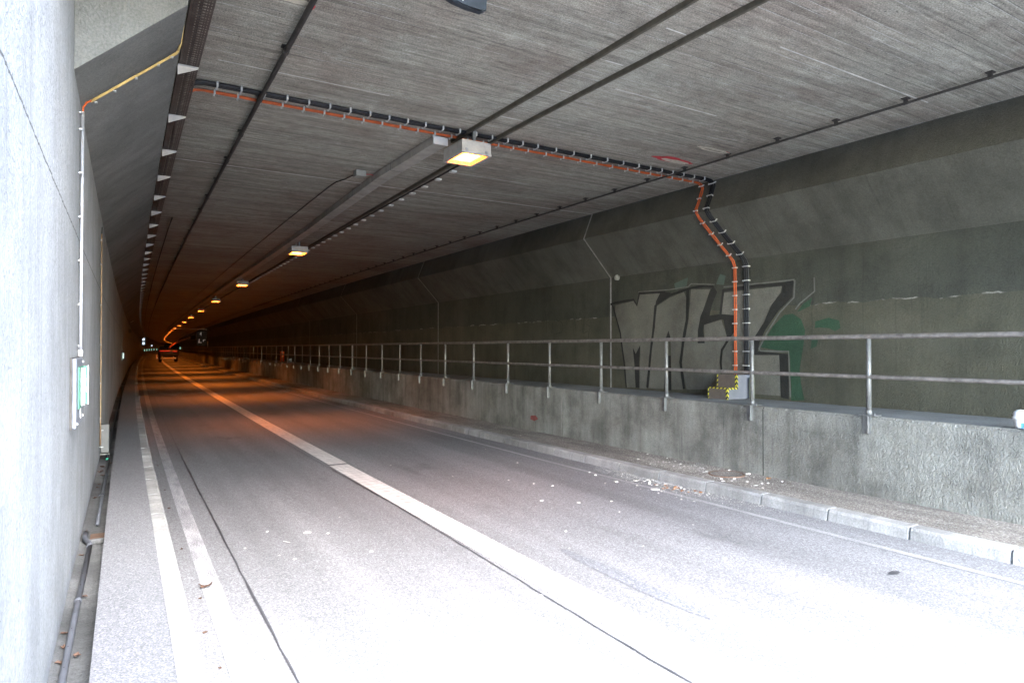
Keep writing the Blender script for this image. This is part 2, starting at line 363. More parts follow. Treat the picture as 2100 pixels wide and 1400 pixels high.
def thing(name, label, cat, loc, group=None, rz=0.0):
    o = bpy.data.objects.new(name, None); C.objects.link(o); o.location = loc; o.rotation_euler = (0, 0, rz)
    o.empty_display_size = .2
    return tag(o, label, cat, group)
def copy_tree(o, parent=None):
    c = o.copy(); C.objects.link(c)
    if parent is not None: c.parent = parent
    for ch in list(o.children): copy_tree(ch, c)
    return c
SE = 415.0

# ------------------------------------------------------------------ ground, road, pavements
MB().add([(-400, -400, -.06), (400, -400, -.06), (400, 500, -.06), (-400, 500, -.06)], [(0, 1, 2, 3)]).build('ground', 'earth', kind='structure')
MB().sweep([(.30, 0), (2.0, 0), (4.2, 0), (6.6, 0)], [-60, -40, -20, -8] + SL(-2, SE, .5)).build('road', 'asphalt', kind='structure')
mb = MB(); mb.sweep([(3.02, .004), (3.335, .004)], SL(11.13, SE)); mb.build('road_centre_line', 'line', kind='structure')
mb = MB(); mb.sweep([(3.00, .004), (3.315, .004)], [-60, -20] + SL(-2, 11.02)); mb.build('road_centre_line', 'line', kind='structure')
mb = MB(); mb.sweep([(.572, .004), (.716, .004)], [-60, -20] + SL(-2, SE)); mb.build('road_edge_line', 'edge', kind='structure')
mb = MB(); mb.sweep([(6.10, .004), (6.165, .004)], [-60, -20] + SL(-2, SE)); mb.build('road_edge_line', 'edge2', kind='structure')
# sealed joints in the asphalt, wandering a little
def ribbon_road(pts, wd, z, m, nm):
    mb = MB(); P = []; U = []
    for i, (s, u, w) in enumerate(pts):
        P += [W(s, u-w*wd/2, z), W(s, u+w*wd/2, z)]; U += [(s, u-w*wd/2), (s, u+w*wd/2)]
    mb.add(P, [(2*i, 2*i+1, 2*i+3, 2*i+2) for i in range(len(pts)-1)], U); return mb.build(nm, m, kind='structure')
rs = random.Random(3)
ribbon_road([(s, .908 + rs.uniform(-.006, .006), rs.uniform(.5, 1.3)) for s in frange(1.5, 40, .25)], .019, .006, 'seam', 'road_joint')
ribbon_road([(s, 2.945 - .03*math.sin(s*.6) + rs.uniform(-.006, .006), rs.uniform(.5, 1.4)) for s in frange(1.5, 14, .2)], .014, .006, 'seam', 'road_joint')
def blob(cs, cu, rs_, ru, z, m, nm, n=26, wob=.25, seed=1, rot=0.0):
    r = random.Random(seed); P = []; U = []; q = 1
    for k in range(n):
        a = 2*math.pi*k/n; q = .6*q + .4*(1+r.uniform(-wob, wob)) if k else 1
        x, y = rs_*math.cos(a)*q, ru*math.sin(a)*q
        s, u = cs + x*math.cos(rot)-y*math.sin(rot), cu + x*math.sin(rot)+y*math.cos(rot)
        P.append(W(s, u, z)); U.append((s, u))
    return MB().add(P, [tuple(range(n))], U).build(nm, m, kind='structure')
blob(3.166, 5.646, .035, .055, .006, 'seam', 'tar_spot', seed=2)
blob(4.3, 3.74, .95, .085, .004, 'darkasph', 'road_patch', seed=5, wob=.12, n=60)
# left pavement: kerb stones, asphalt top, gutter against the wall
def kerb_sweep(prof, prof2, joints, s0, s1):
    ss = set(SL(s0, s1)); sp = []
    for j in joints: 
        ss |= {round(j-.014, 4), round(j-.008, 4), round(j+.008, 4), round(j+.014, 4)}; sp += [round(j-.008, 4), round(j+.008, 4)]
    mb = MB(); mb.sweep(prof, sorted(ss), prof2=prof2, special=sp); return mb
lj = frange(4.0-.9*5, 4.0+.9*60, .9)
kerb_sweep([(.222, .500), (.318, .500), (.335, .485), (.342, -.02)], [(.222, .475), (.305, .475), (.312, .460), (.320, -.02)], lj, -6, SE).build('kerb', 'kerb', kind='structure')
MB().sweep([(-.122, .36), (-.122, .494), (.10, .497), (.222, .496)], SL(-6, SE)).build('pavement', 'pave', kind='structure')
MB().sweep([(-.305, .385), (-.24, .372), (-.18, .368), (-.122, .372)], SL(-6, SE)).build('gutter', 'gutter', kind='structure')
rj = frange(2.738-.9*5, 2.738+.9*60, .9)
kerb_sweep([(6.500, -.01), (6.515, .100), (6.535, .131), (6.700, .131)], [(6.525, -.01), (6.54, .085), (6.56, .105), (6.700, .105)], rj, -6, SE).build('kerb', 'kerb', kind='structure')
MB().sweep([(6.700, .127), (7.2, .129), (7.62, .131)], SL(-6, SE, .5)).build('pavement', 'agg', kind='structure')

# ------------------------------------------------------------------ walls and ceiling
SP = -4.0; SPR = -7.0     # unseen ceiling front slanted, right side further out, to shade daylight there
lw = thing('tunnel_wall', 'smooth pale grey left wall close to the camera, with a dark wavy pour line and an overhanging sloped upper part', 'wall', W(5, -.32, .37))
MB().sweep([(-.305, .36), (-.305, 1.2), (-.305, 2.2), (-.305, 3.1), (-.305, 3.95), (-.305, 4.906)], SL(SP, SE)).build('wall_face', 'wallL', lw)
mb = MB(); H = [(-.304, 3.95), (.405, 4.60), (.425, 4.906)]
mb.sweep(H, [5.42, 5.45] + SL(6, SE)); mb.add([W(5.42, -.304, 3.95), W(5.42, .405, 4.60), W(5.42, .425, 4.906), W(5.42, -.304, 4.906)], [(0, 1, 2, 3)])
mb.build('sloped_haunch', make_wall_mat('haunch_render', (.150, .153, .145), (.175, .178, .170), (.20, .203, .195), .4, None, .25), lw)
rw = thing('tunnel_wall', 'olive grey rendered right wall behind the railing, with a sloped upper band and silver graffiti', 'wall', W(8, 8.85, 1.1))
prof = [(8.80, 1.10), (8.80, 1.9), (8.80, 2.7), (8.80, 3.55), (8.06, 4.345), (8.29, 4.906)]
MB().sweep(prof[:4], SL(SPR, SE)).build('wall_face', 'wallR', rw)
MB().sweep(prof[3:5], SL(SPR, SE)).build('sloped_band', make_wall_mat('sloped_band_lightened', (.090, .090, .074), (.106, .106, .088), (.125, .124, .105), .6, None, .4), rw)  # greyer band, its colour also lightened for light bounced off the road
MB().sweep(prof[4:], SL(SPR, SE)).build('upper_band', make_wall_mat('upper_band_render', (.074, .073, .058), (.088, .087, .070), (.104, .102, .084), .6, None, .35), rw)
for j, sj in enumerate((11.06, 20.0, 28.95, 37.9)):
    pr = [(u-.006, z) for u, z in prof]
    MB().sweep(pr, [sj-.05, sj]).build('expansion_joint', 'joint', rw); MB().sweep([(u-.004, z) for u, z in prof], [sj, sj+.016]).build('joint_gap', 'jointdark', rw)
ce = thing('tunnel_ceiling', 'board-marked concrete ceiling of the tunnel with streaks running across it', 'ceiling', W(8, 4, 4.906))
MB().sweep([(-.305, CEIL), (1, CEIL), (3, CEIL), (5, CEIL), (6.5, CEIL), (8.29, CEIL)], SL(3.6, SE, .5)).build('soffit', 'ceil', ce)
us = [-.305, 1, 3, 5, 6.5, 8.29]; CE = lambda u: 3.6 - 1.1*(u+.305)
gu = [-.305, 1, 3, 5, 5.5, 6, 6.5, 8.29]; NR = 16; gs = lambda k, u: 3.6 + (CE(u)-3.6)*k/NR
gu = [u if u > 0 else -.30 for u in gu]
MB().add([W(gs(k, u), u, CEIL) for k in range(NR+1) for u in gu], [(k*8+i, k*8+i+1, k*8+i+9, k*8+i+8) for k in range(NR) for i in range(7)], [(gs(k, u), u) for k in range(NR+1) for u in gu]).build('portal_edge', 'ceil', ce)
MB().add([W(CE(u), u, z) for z in (CEIL, CEIL+1.1) for u in (-.25, 3, 6.5, 9.2)] , [(0, 1, 5, 4), (1, 2, 6, 5), (2, 3, 7, 6)]).build('portal_fascia', 'kerb', ce)
for j, sj in enumerate((11.06, 20.0, 28.95)):
    MB().sweep([(.43, CEIL-.005), (5, CEIL-.005), (6.5, CEIL-.005), (8.28, CEIL-.005)], [sj-.022, sj+.018]).build('expansion_joint', 'jointpale', ce)
for s0, ua, ub in ((9.62, 3.9, 4.30), (9.60, 4.55, 5.9), (13.3, 3.85, 4.25), (14.8, 3.9, 4.35), (5.05, 4.15, 4.38), (5.9, 4.1, 4.35), (6.95, 4.0, 4.35), (4.25, 4.2, 4.45), (7.05, .8, 2.6), (3.95, 5.3, 7.6), (5.55, 4.7, 6.0)):
    MB().sweep([(ua, CEIL-.004), ((ua+ub)/2, CEIL-.004), (ub, CEIL-.004)], [s0-.009, s0+.008]).build('formwork_line', 'jointpale', ce)
def patch(cs, cu, rs_, ru, z, m, nm, par, seed, wob=.3, n=30, rot=0.0):
    r = random.Random(seed); P = []; q = 1
    for k in range(n):
        a = 2*math.pi*k/n; q = .5*q + .5*(1+r.uniform(-wob, wob))
        x, y = rs_*math.cos(a)*q, ru*math.sin(a)*q
        P.append(W(cs + x*math.cos(rot)-y*math.sin(rot), cu + x*math.sin(rot)+y*math.cos(rot), z))
    return MB().add(P, [tuple(range(n))]).build(nm, m, par)
patch(7.20, 6.80, .11, .36, CEIL-.006, 'redpaint', 'red_paint_ring', ce, 4); patch(7.22, 6.83, .065, .27, CEIL-.012, 'spall', 'broken_patch', ce, 5)
patch(6.51, 6.93, .035, .30, CEIL-.006, 'redpaint', 'red_paint_ring', ce, 6); patch(6.52, 6.93, .07, .36, CEIL-.012, 'spall', 'broken_patch', ce, 7); patch(6.52, 6.93, .008, .25, CEIL-.016, 'jointdark', 'crack', ce, 8)
patch(5.50, 1.20, .05, .16, CEIL-.012, 'spall', 'broken_patch', ce, 9)
for du in (-.19, .15): patch(5.52, 1.20+du, .06, .028, CEIL-.016, 'redpaint', 'red_paint_mark', ce, 11)
MB().sweep([(-.4, -.05), (-.4, 5.0), (8.9, 5.0), (8.9, -.05)], [SE, SE+.3], True, True).build('sky_blocking_cap', 'wallR', kind='structure')  # added cap closing the modelled tunnel, keeps the bright sky out
MB().add([W(SE, -.4, -.05), W(SE, -.4, 5), W(SE, 9, 5), W(SE, 9, -.05)], [(0, 1, 2, 3)]).build('sky_blocking_cap', 'wallR', kind='structure')

pp = thing('parapet_wall', 'low concrete parapet wall with a walkway on top, below the railing', 'wall', W(8, 7.6, .13))
pprof = [(7.600, .10), (7.600, .5), (7.600, 1.105), (7.625, 1.135), (7.66, 1.141)]
pprof2 = [(7.615, .10), (7.615, .5), (7.615, 1.09), (7.635, 1.120), (7.67, 1.126)]
pj = [11.2, 20.05, 29.0, 37.9, 46.9]
ss = set(SL(SP, SE)); sp = []
for j in pj: ss |= {j-.02, j-.008, j+.008, j+.02}; sp += [j-.008, j+.008]
MB().sweep(pprof, sorted(ss), prof2=pprof2, special=sp).build('parapet_face', 'parapet', pp)
for j in pj[:3]: MB().sweep([(7.597, .13), (7.597, 1.10), (7.624, 1.134)], [j+.009, j+.035]).build('joint_filler', 'joint', pp)
MB().sweep([(7.597, .13), (7.597, 1.10), (7.622, 1.134)], [6.222, 6.235]).build('crack', 'jointdark', pp)
MB().sweep([(7.66, 1.1395), (8.2, 1.14), (8.80, 1.141)], SL(SP, SE)).build('walkway_top', 'walktop', pp)
MB().add([W(12.1, 7.596, .42), W(12.25, 7.596, .36), W(12.42, 7.596, .39), W(12.40, 7.596, .47), W(12.2, 7.596, .49)], [(0, 1, 2, 3, 4)]).build('red_paint_mark', m_plain('faded_red_paint', (.22, .07, .06), .9), pp)

# ------------------------------------------------------------------ graffiti (wall coordinates: metres along, metres up)
G = {"silver":[[[10.875,2.94],[10.3,2.996],[10.195,2.873],[10.11,3.115],[9.395,3.106],[9.646,2.899],[9.727,2.423],[9.816,1.97],[9.911,1.17],[10.129,1.158],[10.101,2.028],[10.24,1.882],[10.312,1.999],[10.242,1.181],[10.522,1.167],[10.564,1.701],[10.74,2.33],[10.898,2.79]],[[9.615,2.855],[9.264,3.0],[8.9,3.083],[8.812,2.93],[8.849,2.506],[8.946,2.133],[9.001,1.729],[8.925,1.209],[9.226,1.192],[9.238,1.834],[9.248,2.19],[9.303,2.342],[9.372,2.192],[9.38,1.833],[9.421,1.196],[9.871,1.186],[9.776,1.97],[9.695,2.422]],[[8.718,3.123],[8.256,3.087],[8.421,2.724],[8.54,2.39],[8.558,2.098],[8.391,2.097],[8.406,2.438],[8.004,2.514],[7.875,2.193],[7.991,1.986],[8.032,1.747],[8.025,1.27],[8.836,1.213],[8.959,1.676],[8.886,2.132],[8.779,2.556]],[[7.94,3.0],[6.766,3.024],[6.793,2.916],[6.991,2.698],[7.114,2.446],[7.323,2.166],[7.367,1.891],[6.824,1.891],[6.801,1.22],[7.978,1.222],[8.001,1.672],[7.975,1.949],[7.836,2.148],[7.7,2.318],[7.698,2.584],[8.003,2.615]]],"black":[[[8.191,3.146],[8.096,3.024],[8.218,2.79],[8.274,2.601],[8.019,2.62],[7.698,2.584],[7.694,2.318],[7.815,2.192],[7.882,2.193],[7.957,2.512],[8.004,2.527],[8.406,2.433],[8.423,2.335],[8.391,2.097],[8.558,2.098],[8.55,2.338],[8.488,2.597],[8.371,2.799],[8.272,3.024]],[[6.753,3.062],[6.555,3.079],[6.581,2.833],[6.833,2.62],[7.074,2.327],[7.198,2.117],[7.235,1.951],[7.367,1.951],[7.323,2.166],[7.101,2.445],[6.965,2.72],[6.767,2.926]],[[7.235,1.951],[6.657,1.908],[6.648,1.173],[6.788,1.198],[6.824,1.891],[7.367,1.886],[7.361,1.963]],[[10.324,2.013],[10.24,1.882],[10.101,2.071],[10.135,1.68],[10.129,1.187],[10.242,1.181],[10.283,1.706]],[[9.303,2.351],[9.241,2.185],[9.379,2.187]],[[9.38,1.855],[9.242,1.856],[9.226,1.179],[9.428,1.168]],[[9.51,3.128],[9.226,3.094],[9.395,2.981],[9.588,2.896],[9.686,2.789],[9.638,2.955]]],"green":[[[7.102,2.14],[6.94,2.37],[6.73,2.546],[6.578,2.562],[6.43,2.467],[6.358,2.287],[6.396,1.999],[6.458,1.664],[6.435,1.443],[6.376,1.18],[6.61,1.153],[6.644,1.931],[7.199,2.023]],[[6.192,2.318],[6.182,2.423],[5.96,2.471],[5.794,2.422],[5.776,2.307],[5.863,2.263],[5.961,2.312],[6.101,2.325]],[[6.267,1.993],[6.245,2.147],[6.121,2.212],[6.163,2.032]],[[6.497,2.581],[6.4,2.703],[6.231,2.799],[6.273,2.667]]],"faint":[[[9.152,3.266],[8.793,3.355],[8.829,3.198],[9.116,3.14]],[[8.127,3.166],[8.032,3.347],[7.907,3.298],[7.954,3.139]]],"strokes":[[[[11.037,2.965],[10.921,2.989],[10.3,3.025],[10.195,2.902],[10.131,3.145],[9.376,3.119]],0.039857142857142855],[[[10.967,2.946],[10.866,2.697],[10.718,2.329],[10.599,1.7],[10.53,1.167]],0.03454285714285714],[[[9.654,2.871],[9.707,2.422],[9.788,1.97],[9.891,1.199]],0.05314285714285714],[[[9.607,2.897],[9.264,3.047],[8.864,3.116],[8.724,3.137]],0.039857142857142855],[[[8.794,3.115],[8.814,2.558],[8.914,2.133],[8.983,1.73],[8.896,1.224]],0.05845714285714285],[[[8.724,3.142],[8.419,3.157],[8.175,3.124]],0.0372],[[[8.019,2.62],[7.955,3.039],[7.696,3.051],[7.207,3.065],[6.753,3.051],[6.555,3.07]],0.04782857142857143],[[[7.851,2.148],[7.991,1.974],[8.023,1.747],[8.002,1.622]],0.0372]],"halo":[[[[6.535,3.096],[6.551,2.82],[6.807,2.596],[7.061,2.256],[7.213,1.994],[7.18,1.956],[6.651,1.949],[6.622,1.208]],0.023914285714285714],[[[10.194,2.96],[10.152,3.176],[9.301,3.154],[8.794,3.174],[8.717,3.223],[8.159,3.164]],0.021257142857142853],[[[7.955,3.101],[7.207,3.101],[6.537,3.105]],0.023914285714285714],[[[6.198,3.114],[6.192,2.895],[6.453,2.713],[6.527,2.627]],0.023914285714285714]],"tags":[[[[12.419,2.895],[12.348,2.693],[12.294,2.427]],0.013285714285714284],[[[12.386,2.927],[12.213,2.622],[12.133,2.914],[12.028,2.356]],0.013285714285714284],[[[11.975,2.743],[12.002,2.355],[11.836,2.4]],0.013285714285714284],[[[11.693,2.716],[11.949,2.581],[11.769,2.511],[11.847,2.191]],0.013285714285714284],[[[13.6,2.953],[13.507,2.667],[13.526,2.386]],0.013285714285714284],[[[13.114,2.705],[12.88,2.645],[12.794,2.507],[12.881,2.39],[13.115,2.36]],0.013285714285714284],[[[13.233,2.658],[13.294,2.381]],0.010628571428571426]]}
def gpoly(pts, off, m, nm):
    P = [W(s, 8.80-off, z) for s, z in pts]; return MB().add(P, [tuple(range(len(P)))]).build(nm, m, rw)
def gstroke(pts, wd, off, m, nm):
    L = []; Rr = []; n = len(pts); r = random.Random(len(pts)+int(pts[0][0]*100))
    # resample, so that the edge of the spray line is not ruled
    q = []
    for a, b in zip(pts, pts[1:]):
        k = max(1, int(math.dist(a, b)/.12)); q += [(a[0]+(b[0]-a[0])*i/k, a[1]+(b[1]-a[1])*i/k) for i in range(k)]
    q.append(tuple(pts[-1])); n = len(q)
    for i, p in enumerate(q):
        a, b = q[max(0, i-1)], q[min(n-1, i+1)]; dx, dz = b[0]-a[0], b[1]-a[1]; l = math.hypot(dx, dz) or 1
        w = wd/2*r.uniform(.85, 1.12); L.append((p[0]-dz/l*w, p[1]+dx/l*w)); Rr.append((p[0]+dz/l*w, p[1]-dx/l*w))
    P = [W(s, 8.80-off, z) for ab in zip(L, Rr) for s, z in ab]
    return MB().add(P, [(2*i, 2*i+1, 2*i+3, 2*i+2) for i in range(n-1)]).build(nm, m, rw)
for p in G['faint']: gpoly(p, .003, 'gfaint', 'faint_green_shape')
for p in G['green']: gpoly(p, .004, 'ggreen', 'green_shape')
for p, w in G['halo']: gstroke(p, w*1.1, .0055, 'ghalo', 'pale_edge')
for i, p in enumerate(G['silver']): gpoly(p, .007+.0002*i, 'silver', 'graffiti_letter')
for p in G['black']: gpoly(p, .0095, 'gblack', 'black_infill')  # black paint inside and beside the letters
for i, (p, w) in enumerate(G['strokes']): gstroke(p, w*1.15, .011+.0003*i, 'gblack', 'black_outline')
for p, w in G['tags']: gstroke(p, w*.7, .004, 'gblack', 'scribbled_tag')

# ------------------------------------------------------------------ railing
pu = 7.645
gr = thing('guard_rail', 'two-rail tubular steel railing with clamped posts along the parapet', 'railing', W(8, pu, 1.14))
MB().tube([W(s, pu, 2.150) for s in SL(SP, 330)], .031, 10).build('top_rail', 'rail', gr, True)
MB().tube([W(s, pu-.01, 1.636) for s in SL(SP, 330)], .026, 10).build('middle_rail', 'rail', gr, True)
mb = MB().tube([(0, 0, 0.0), (0, 0, .98)], .029, 12); mb.tube([(0, 0, .015), (0, 0, .075)], .036, 12); mb.tube([(-.001, 0, .47), (-.001, 0, .522)], .034, 12)
post0 = mb.build('post', 'galv', gr, True, local=True)
mb = MB(); mb.box((.02, 0, .006), (.075, .105, .005)); mb.box((-.052, 0, -.115), (.006, .052, .115)); mb.box((-.075, -.03, -.11), (.018, .005, .11)); mb.tube([(-.058, .01, -.185), (-.072, .01, -.185)], .014, 6)
for y in (-.075, .075): mb.tube([(.0, y, .008), (.0, y, .032)], .010, 6)
br0 = mb.build('clamp_bracket', 'galv', post0, local=True)
for i in range(60):
    s = 1.18 + 1.757*i
    if i == 0: o = post0
    else: o = copy_tree(post0, gr)
    o.location = W(s, pu, 1.143) - gr.location; o.rotation_euler = (0, 0, -heading(s))

# ------------------------------------------------------------------ sodium lamps
def lamp_parts(root):
    mb = MB(); mb.box((0, 0, .185), (.215, .285, .010), 0, .008)
    for x, y, hx, hy in ((0, -.276, .215, .009), (0, .276, .215, .009), (-.206, 0, .009, .267), (.206, 0, .009, .267)): mb.box((x, y, .111), (hx, hy, .0635))
    mb.build('housing', 'lampbody', root, local=True)
    mb = MB()
    for x, y, hx, hy in ((0, -.268, .222, .022), (0, .268, .222, .022), (-.202, 0, .020, .246), (.202, 0, .020, .246)): mb.box((x, y, .034), (hx, hy, .0135))
    mb.build('lens_frame', 'lampbody', root, local=True)
    MB().add([(-.182, -.255, .045), (.182, -.255, .045), (.182, .255, .045), (-.182, .255, .045)], [(0, 1, 2, 3)]).build('glass', 'sodium', root, local=True)
    for y in (-.2, .2): MB().box((0, y, .278), (.02, .02, .083)).build('mounting_bracket', 'galv', root, local=True)
    for x in (-.15, .15): MB().box((x, -.292, .055), (.018, .006, .022)).build('latch', 'steel', root, local=True)
ls = [7.80, 18.0, 28.3, 38.9, 49.3, 60.3, 71.2, 82.8, 94.5, 106, 117.8, 129.8, 141.5]
while ls[-1] < 380: ls.append(ls[-1]+11.7)
ords = ['', 'second', 'third', 'fourth', 'fifth', 'sixth', 'seventh', 'eighth']
LP = bpy.data.lights.new('lamp_beam', 'AREA'); LP.shape = 'RECTANGLE'; LP.size = .34; LP.size_y = .48; LP.energy = 4.2; LP.color = (1.0, .22, .02); LP.spread = R(104)
lamp0 = thing('ceiling_lamp', 'large white box lamp glowing bright orange under the orange cables, nearest of the ceiling row', 'lamp', (0, 0, 0), 'orange ceiling lamps in a row')
lamp_parts(lamp0)
lo = bpy.data.objects.new('lamp_beam', LP); C.objects.link(lo); lo.parent = lamp0; lo.location = (0, 0, .075)
for i, s in enumerate(ls):
    o = lamp0 if i == 0 else copy_tree(lamp0 if i < 3 else lamp2)
    if i == 2: lamp2 = o
    u = 3.985 + (.0 if s < 30 else min(.3, (s-30)*.006))
    o.location = W(s, u, 4.545); o.rotation_euler = (0, 0, -heading(s))
    if i == 1: LPN = LP.copy(); LPN.energy = 1.0; lamp0.children[[c.type for c in lamp0.children].index('LIGHT')].data = LPN; [c for c in o.children if c.type == 'LIGHT'][0].data = LP.copy()
    if i == 1: [c for c in o.children if c.type == 'LIGHT'][0].data.energy = 2.6
    if i == 2: [c for c in o.children if c.type == 'LIGHT'][0].data = LP
    if 0 < i < 8: o['label'] = '%s lit orange box lamp of the ceiling row, counted from the camera' % ords[i]
    elif i >= 8: o['label'] = 'tiny orange lamp in the far bending end of the ceiling row'
    if i >= 8:
        for ch in list(o.children):
            if ch.name.split('.')[0] in ('mounting_bracket', 'latch'): bpy.data.objects.remove(ch)

# ------------------------------------------------------------------ channels, trunking and pipes under the ceiling
def pathbar(name, pts, hw, h, m, label, cat, group=None, z=None):
    """a bar hung under the ceiling through (s, u) points"""
    mb = MB(); P = []; U = []; z0 = (z or CEIL) - h
    for s, u in pts: P += [W(s, u-hw, z0), W(s, u+hw, z0), W(s, u+hw, z0+h-.002), W(s, u-hw, z0+h-.002)]; U += [(s, 0), (s, .1), (s, .2), (s, .3)]
    F = []
    for i in range(len(pts)-1):
        for k in range(4): j = (k+1) % 4; F.append((4*i+k, 4*i+j, 4*i+4+j, 4*i+4+k))
    F += [(0, 1, 2, 3), tuple(4*(len(pts)-1)+k for k in (3, 2, 1, 0))]
    mb.add(P, F, U); return mb.build(name, m, label=label, cat=cat, group=group)
pathbar('ceiling_channel', [(-.2, 4.10), (1.5, 4.07), (3.7, 4.02), (5.15, 3.99), (6.3, 3.95), (8.1, 3.90)], .017, .05, 'railpaint', 'thin olive steel channel on the ceiling ending above the nearest lamp, left one of two', 'rail', 'ceiling channels')
pathbar('ceiling_channel', [(-.5, 4.66), (1.0, 4.61), (3.4, 4.52), (5.58, 4.435), (7.3, 4.38), (9.1, 4.37), (12.3, 4.40), (18.5, 4.43)] + [(s, 4.45) for s in SL(24, 300)], .017, .05, 'railpaint', 'thin olive steel channel on the ceiling running past the nearest lamp, right one of two', 'rail', 'ceiling channels')
cl = None
hc = thing('lamp_cable_line', 'dark cable with small pale clips following the lamps deep into the tunnel', 'cable', W(9, 4.47, 4.85))
MB().tube([W(s, 4.475, 4.862) for s in SL(8.6, 300)], .016, 6).build('cable', 'black', hc)
for i in range(40):
    s = 9.30 + .57*i
    if i: c = clip0.copy(); C.objects.link(c); c.parent = hc
    else: clip0 = c = MB().box((0, 0, 0), (.045, .050, .012)).build('clip', 'clippale', hc, local=True)
    c.location = W(s, 4.495, 4.825) - hc.location
tk = thing('cable_trunking', 'wide flat grey trunking on the ceiling starting just behind the nearest lamp', 'duct', W(8.1, 3.7, 4.8))
tp = [(8.05, 3.70), (10.2, 3.64), (13, 3.70), (15.2, 3.76), (18, 3.78)] + [(s, 3.80) for s in SL(22, 250)]
def tb(du, hw, z0, z1, pts):
    mb = MB(); P = []
    for s, u in pts: u += du; P += [W(s, u-hw, z0), W(s, u+hw, z0), W(s, u+hw, z1), W(s, u-hw, z1)]
    F = []
    for i in range(len(pts)-1):
        for k in range(4): j = (k+1) % 4; F.append((4*i+k, 4*i+j, 4*i+4+j, 4*i+4+k))
    F += [(0, 1, 2, 3), tuple(4*(len(pts)-1)+k for k in (3, 2, 1, 0))]
    return mb.add(P, F)
tb(0, .100, 4.79, 4.895, tp).build('duct', 'trunk', tk)
MB().box(tuple(W(8.04, 3.70, 4.838)), (.107, .012, .054)).build('end_cap', 'whiteplastic', tk)
for s, u in ((9.6, 3.657), (11.6, 3.668), (13.6, 3.716), (15.6, 3.766)): MB().box(tuple(W(s, u, 4.838)), (.104, .008, .054)).build('joint_strip', 'galv', tk)
def ceil_pipe(name, u, z, r, s0, s1, label, m='darkpipe', sp=1.4, nb=30, br=True, group='dark pipes under the ceiling'):
    t = thing(name, label, 'pipe', W(max(s0, 6), u, z), group)
    MB().tube([W(s, u, z) for s in SL(s0, s1)], r, 8).build('pipe', m, t, True)
    if br:
        b0 = None
        for i in range(nb):
            s = s0 + .3 + sp*i
            if s > s1: break
            if b0 is None:
                mb = MB(); mb.box((0, 0, (CEIL-z)/2+.005), (.012, .022, (CEIL-z)/2)); mb.box((0, 0, CEIL-z-.008), (.04, .035, .006)); mb.tube([(0, -.022, 0), (0, .022, 0)], r*1.25, 8)
                b = b0 = mb.build('hanger', m, t, local=True)
            else: b = b0.copy(); C.objects.link(b); b.parent = t
            b.location = W(s, u, z) - t.location; b.rotation_euler = (0, 0, -heading(s))
    return t
ceil_pipe('ceiling_pipe', 1.32, 4.848, .026, 1.9, 200, 'dark hanging pipe along the ceiling crossing over the left end of the orange cables')
ceil_pipe('ceiling_pipe', 7.24, 4.846, .016, -2.2, 200, 'thin dark pipe on short hangers along the right edge of the ceiling', sp=.845, nb=60)
ceil_pipe('ceiling_pipe', .86, 4.86, .014, 15.9, 180, 'faint thin pipe between the perforated tray and the left hanging pipe, starting deep inside', br=False)
cb = thing('junction_box', 'small pale square box on the ceiling left of the trunking', 'box', W(10.3, 3.28, 4.80))
MB().box(tuple(W(10.3, 3.285, 4.852)), (.085, .085, .05), 0, .008).build('housing', 'boxpale', cb)
MB().tube([W(10.35, 3.37, 4.87), W(10.35, 3.48, 4.885), W(10.4, 3.57, 4.885)], .006, 6).build('red_lead', 'redpaint', cb)
MB().tube([W(10.5, 3.25, 4.88), W(10.9, 3.22, 4.893), W(11.15, 3.14, 4.893), W(11.5, 3.125, 4.893)] + [W(s, 3.12, 4.893) for s in SL(13, 60)], .009, 6).build('thin_cable', 'black', cb)

# perforated tray at the top of the left haunch, carried by wedge-shaped brackets
ty = thing('cable_tray', 'brown perforated cable tray with white wedge brackets along the top of the left wall', 'cable tray', W(6, .5, 4.69))
mb = MB(); st = SL(5.0, 300, .5); P = []; U = []
for s in st:
    for u, z, v in ((.432, 4.735, 0), (.434, 4.694, .06), (.604, 4.694, .94), (.606, 4.735, 1)): P.append(W(s, u, z)); U.append((s, v))
F = [(4*i+k, 4*i+k+1, 4*i+5+k, 4*i+4+k) for i in range(len(st)-1) for k in range(3)]
mb.add(P, F, U).build('tray', 'perf', ty)
mb = MB(); mb.tube([W(s, .47, 4.722) for s in SL(5, 250)], .016, 6); mb.tube([W(s, .515, 4.72) for s in SL(5, 250)], .014, 6); mb.build('cables_in_tray', 'black', ty)
b0 = None
for i in range(90):
    s = 6.835 + 1.52*i
    if b0 is None:
        mb = MB(); T = .004
        mb.add([(-.0, -T, 0), (.178, -T, 0), (.178, -T, -.012), (0, -T, -.098), (0, T, 0), (.178, T, 0), (.178, T, -.012), (0, T, -.098)], [(0, 1, 2, 3), (7, 6, 5, 4), (0, 4, 5, 1), (1, 5, 6, 2), (2, 6, 7, 3), (3, 7, 4, 0)])
        mb.box((.09, -.012, -.004), (.088, .012, .003)); b = b0 = mb.build('wedge_bracket', 'bracket', ty, local=True)
    else: b = b0.copy(); C.objects.link(b); b.parent = ty
    b.location = W(s, .424, 4.690) - ty.location; b.rotation_euler = (0, 0, -heading(s))

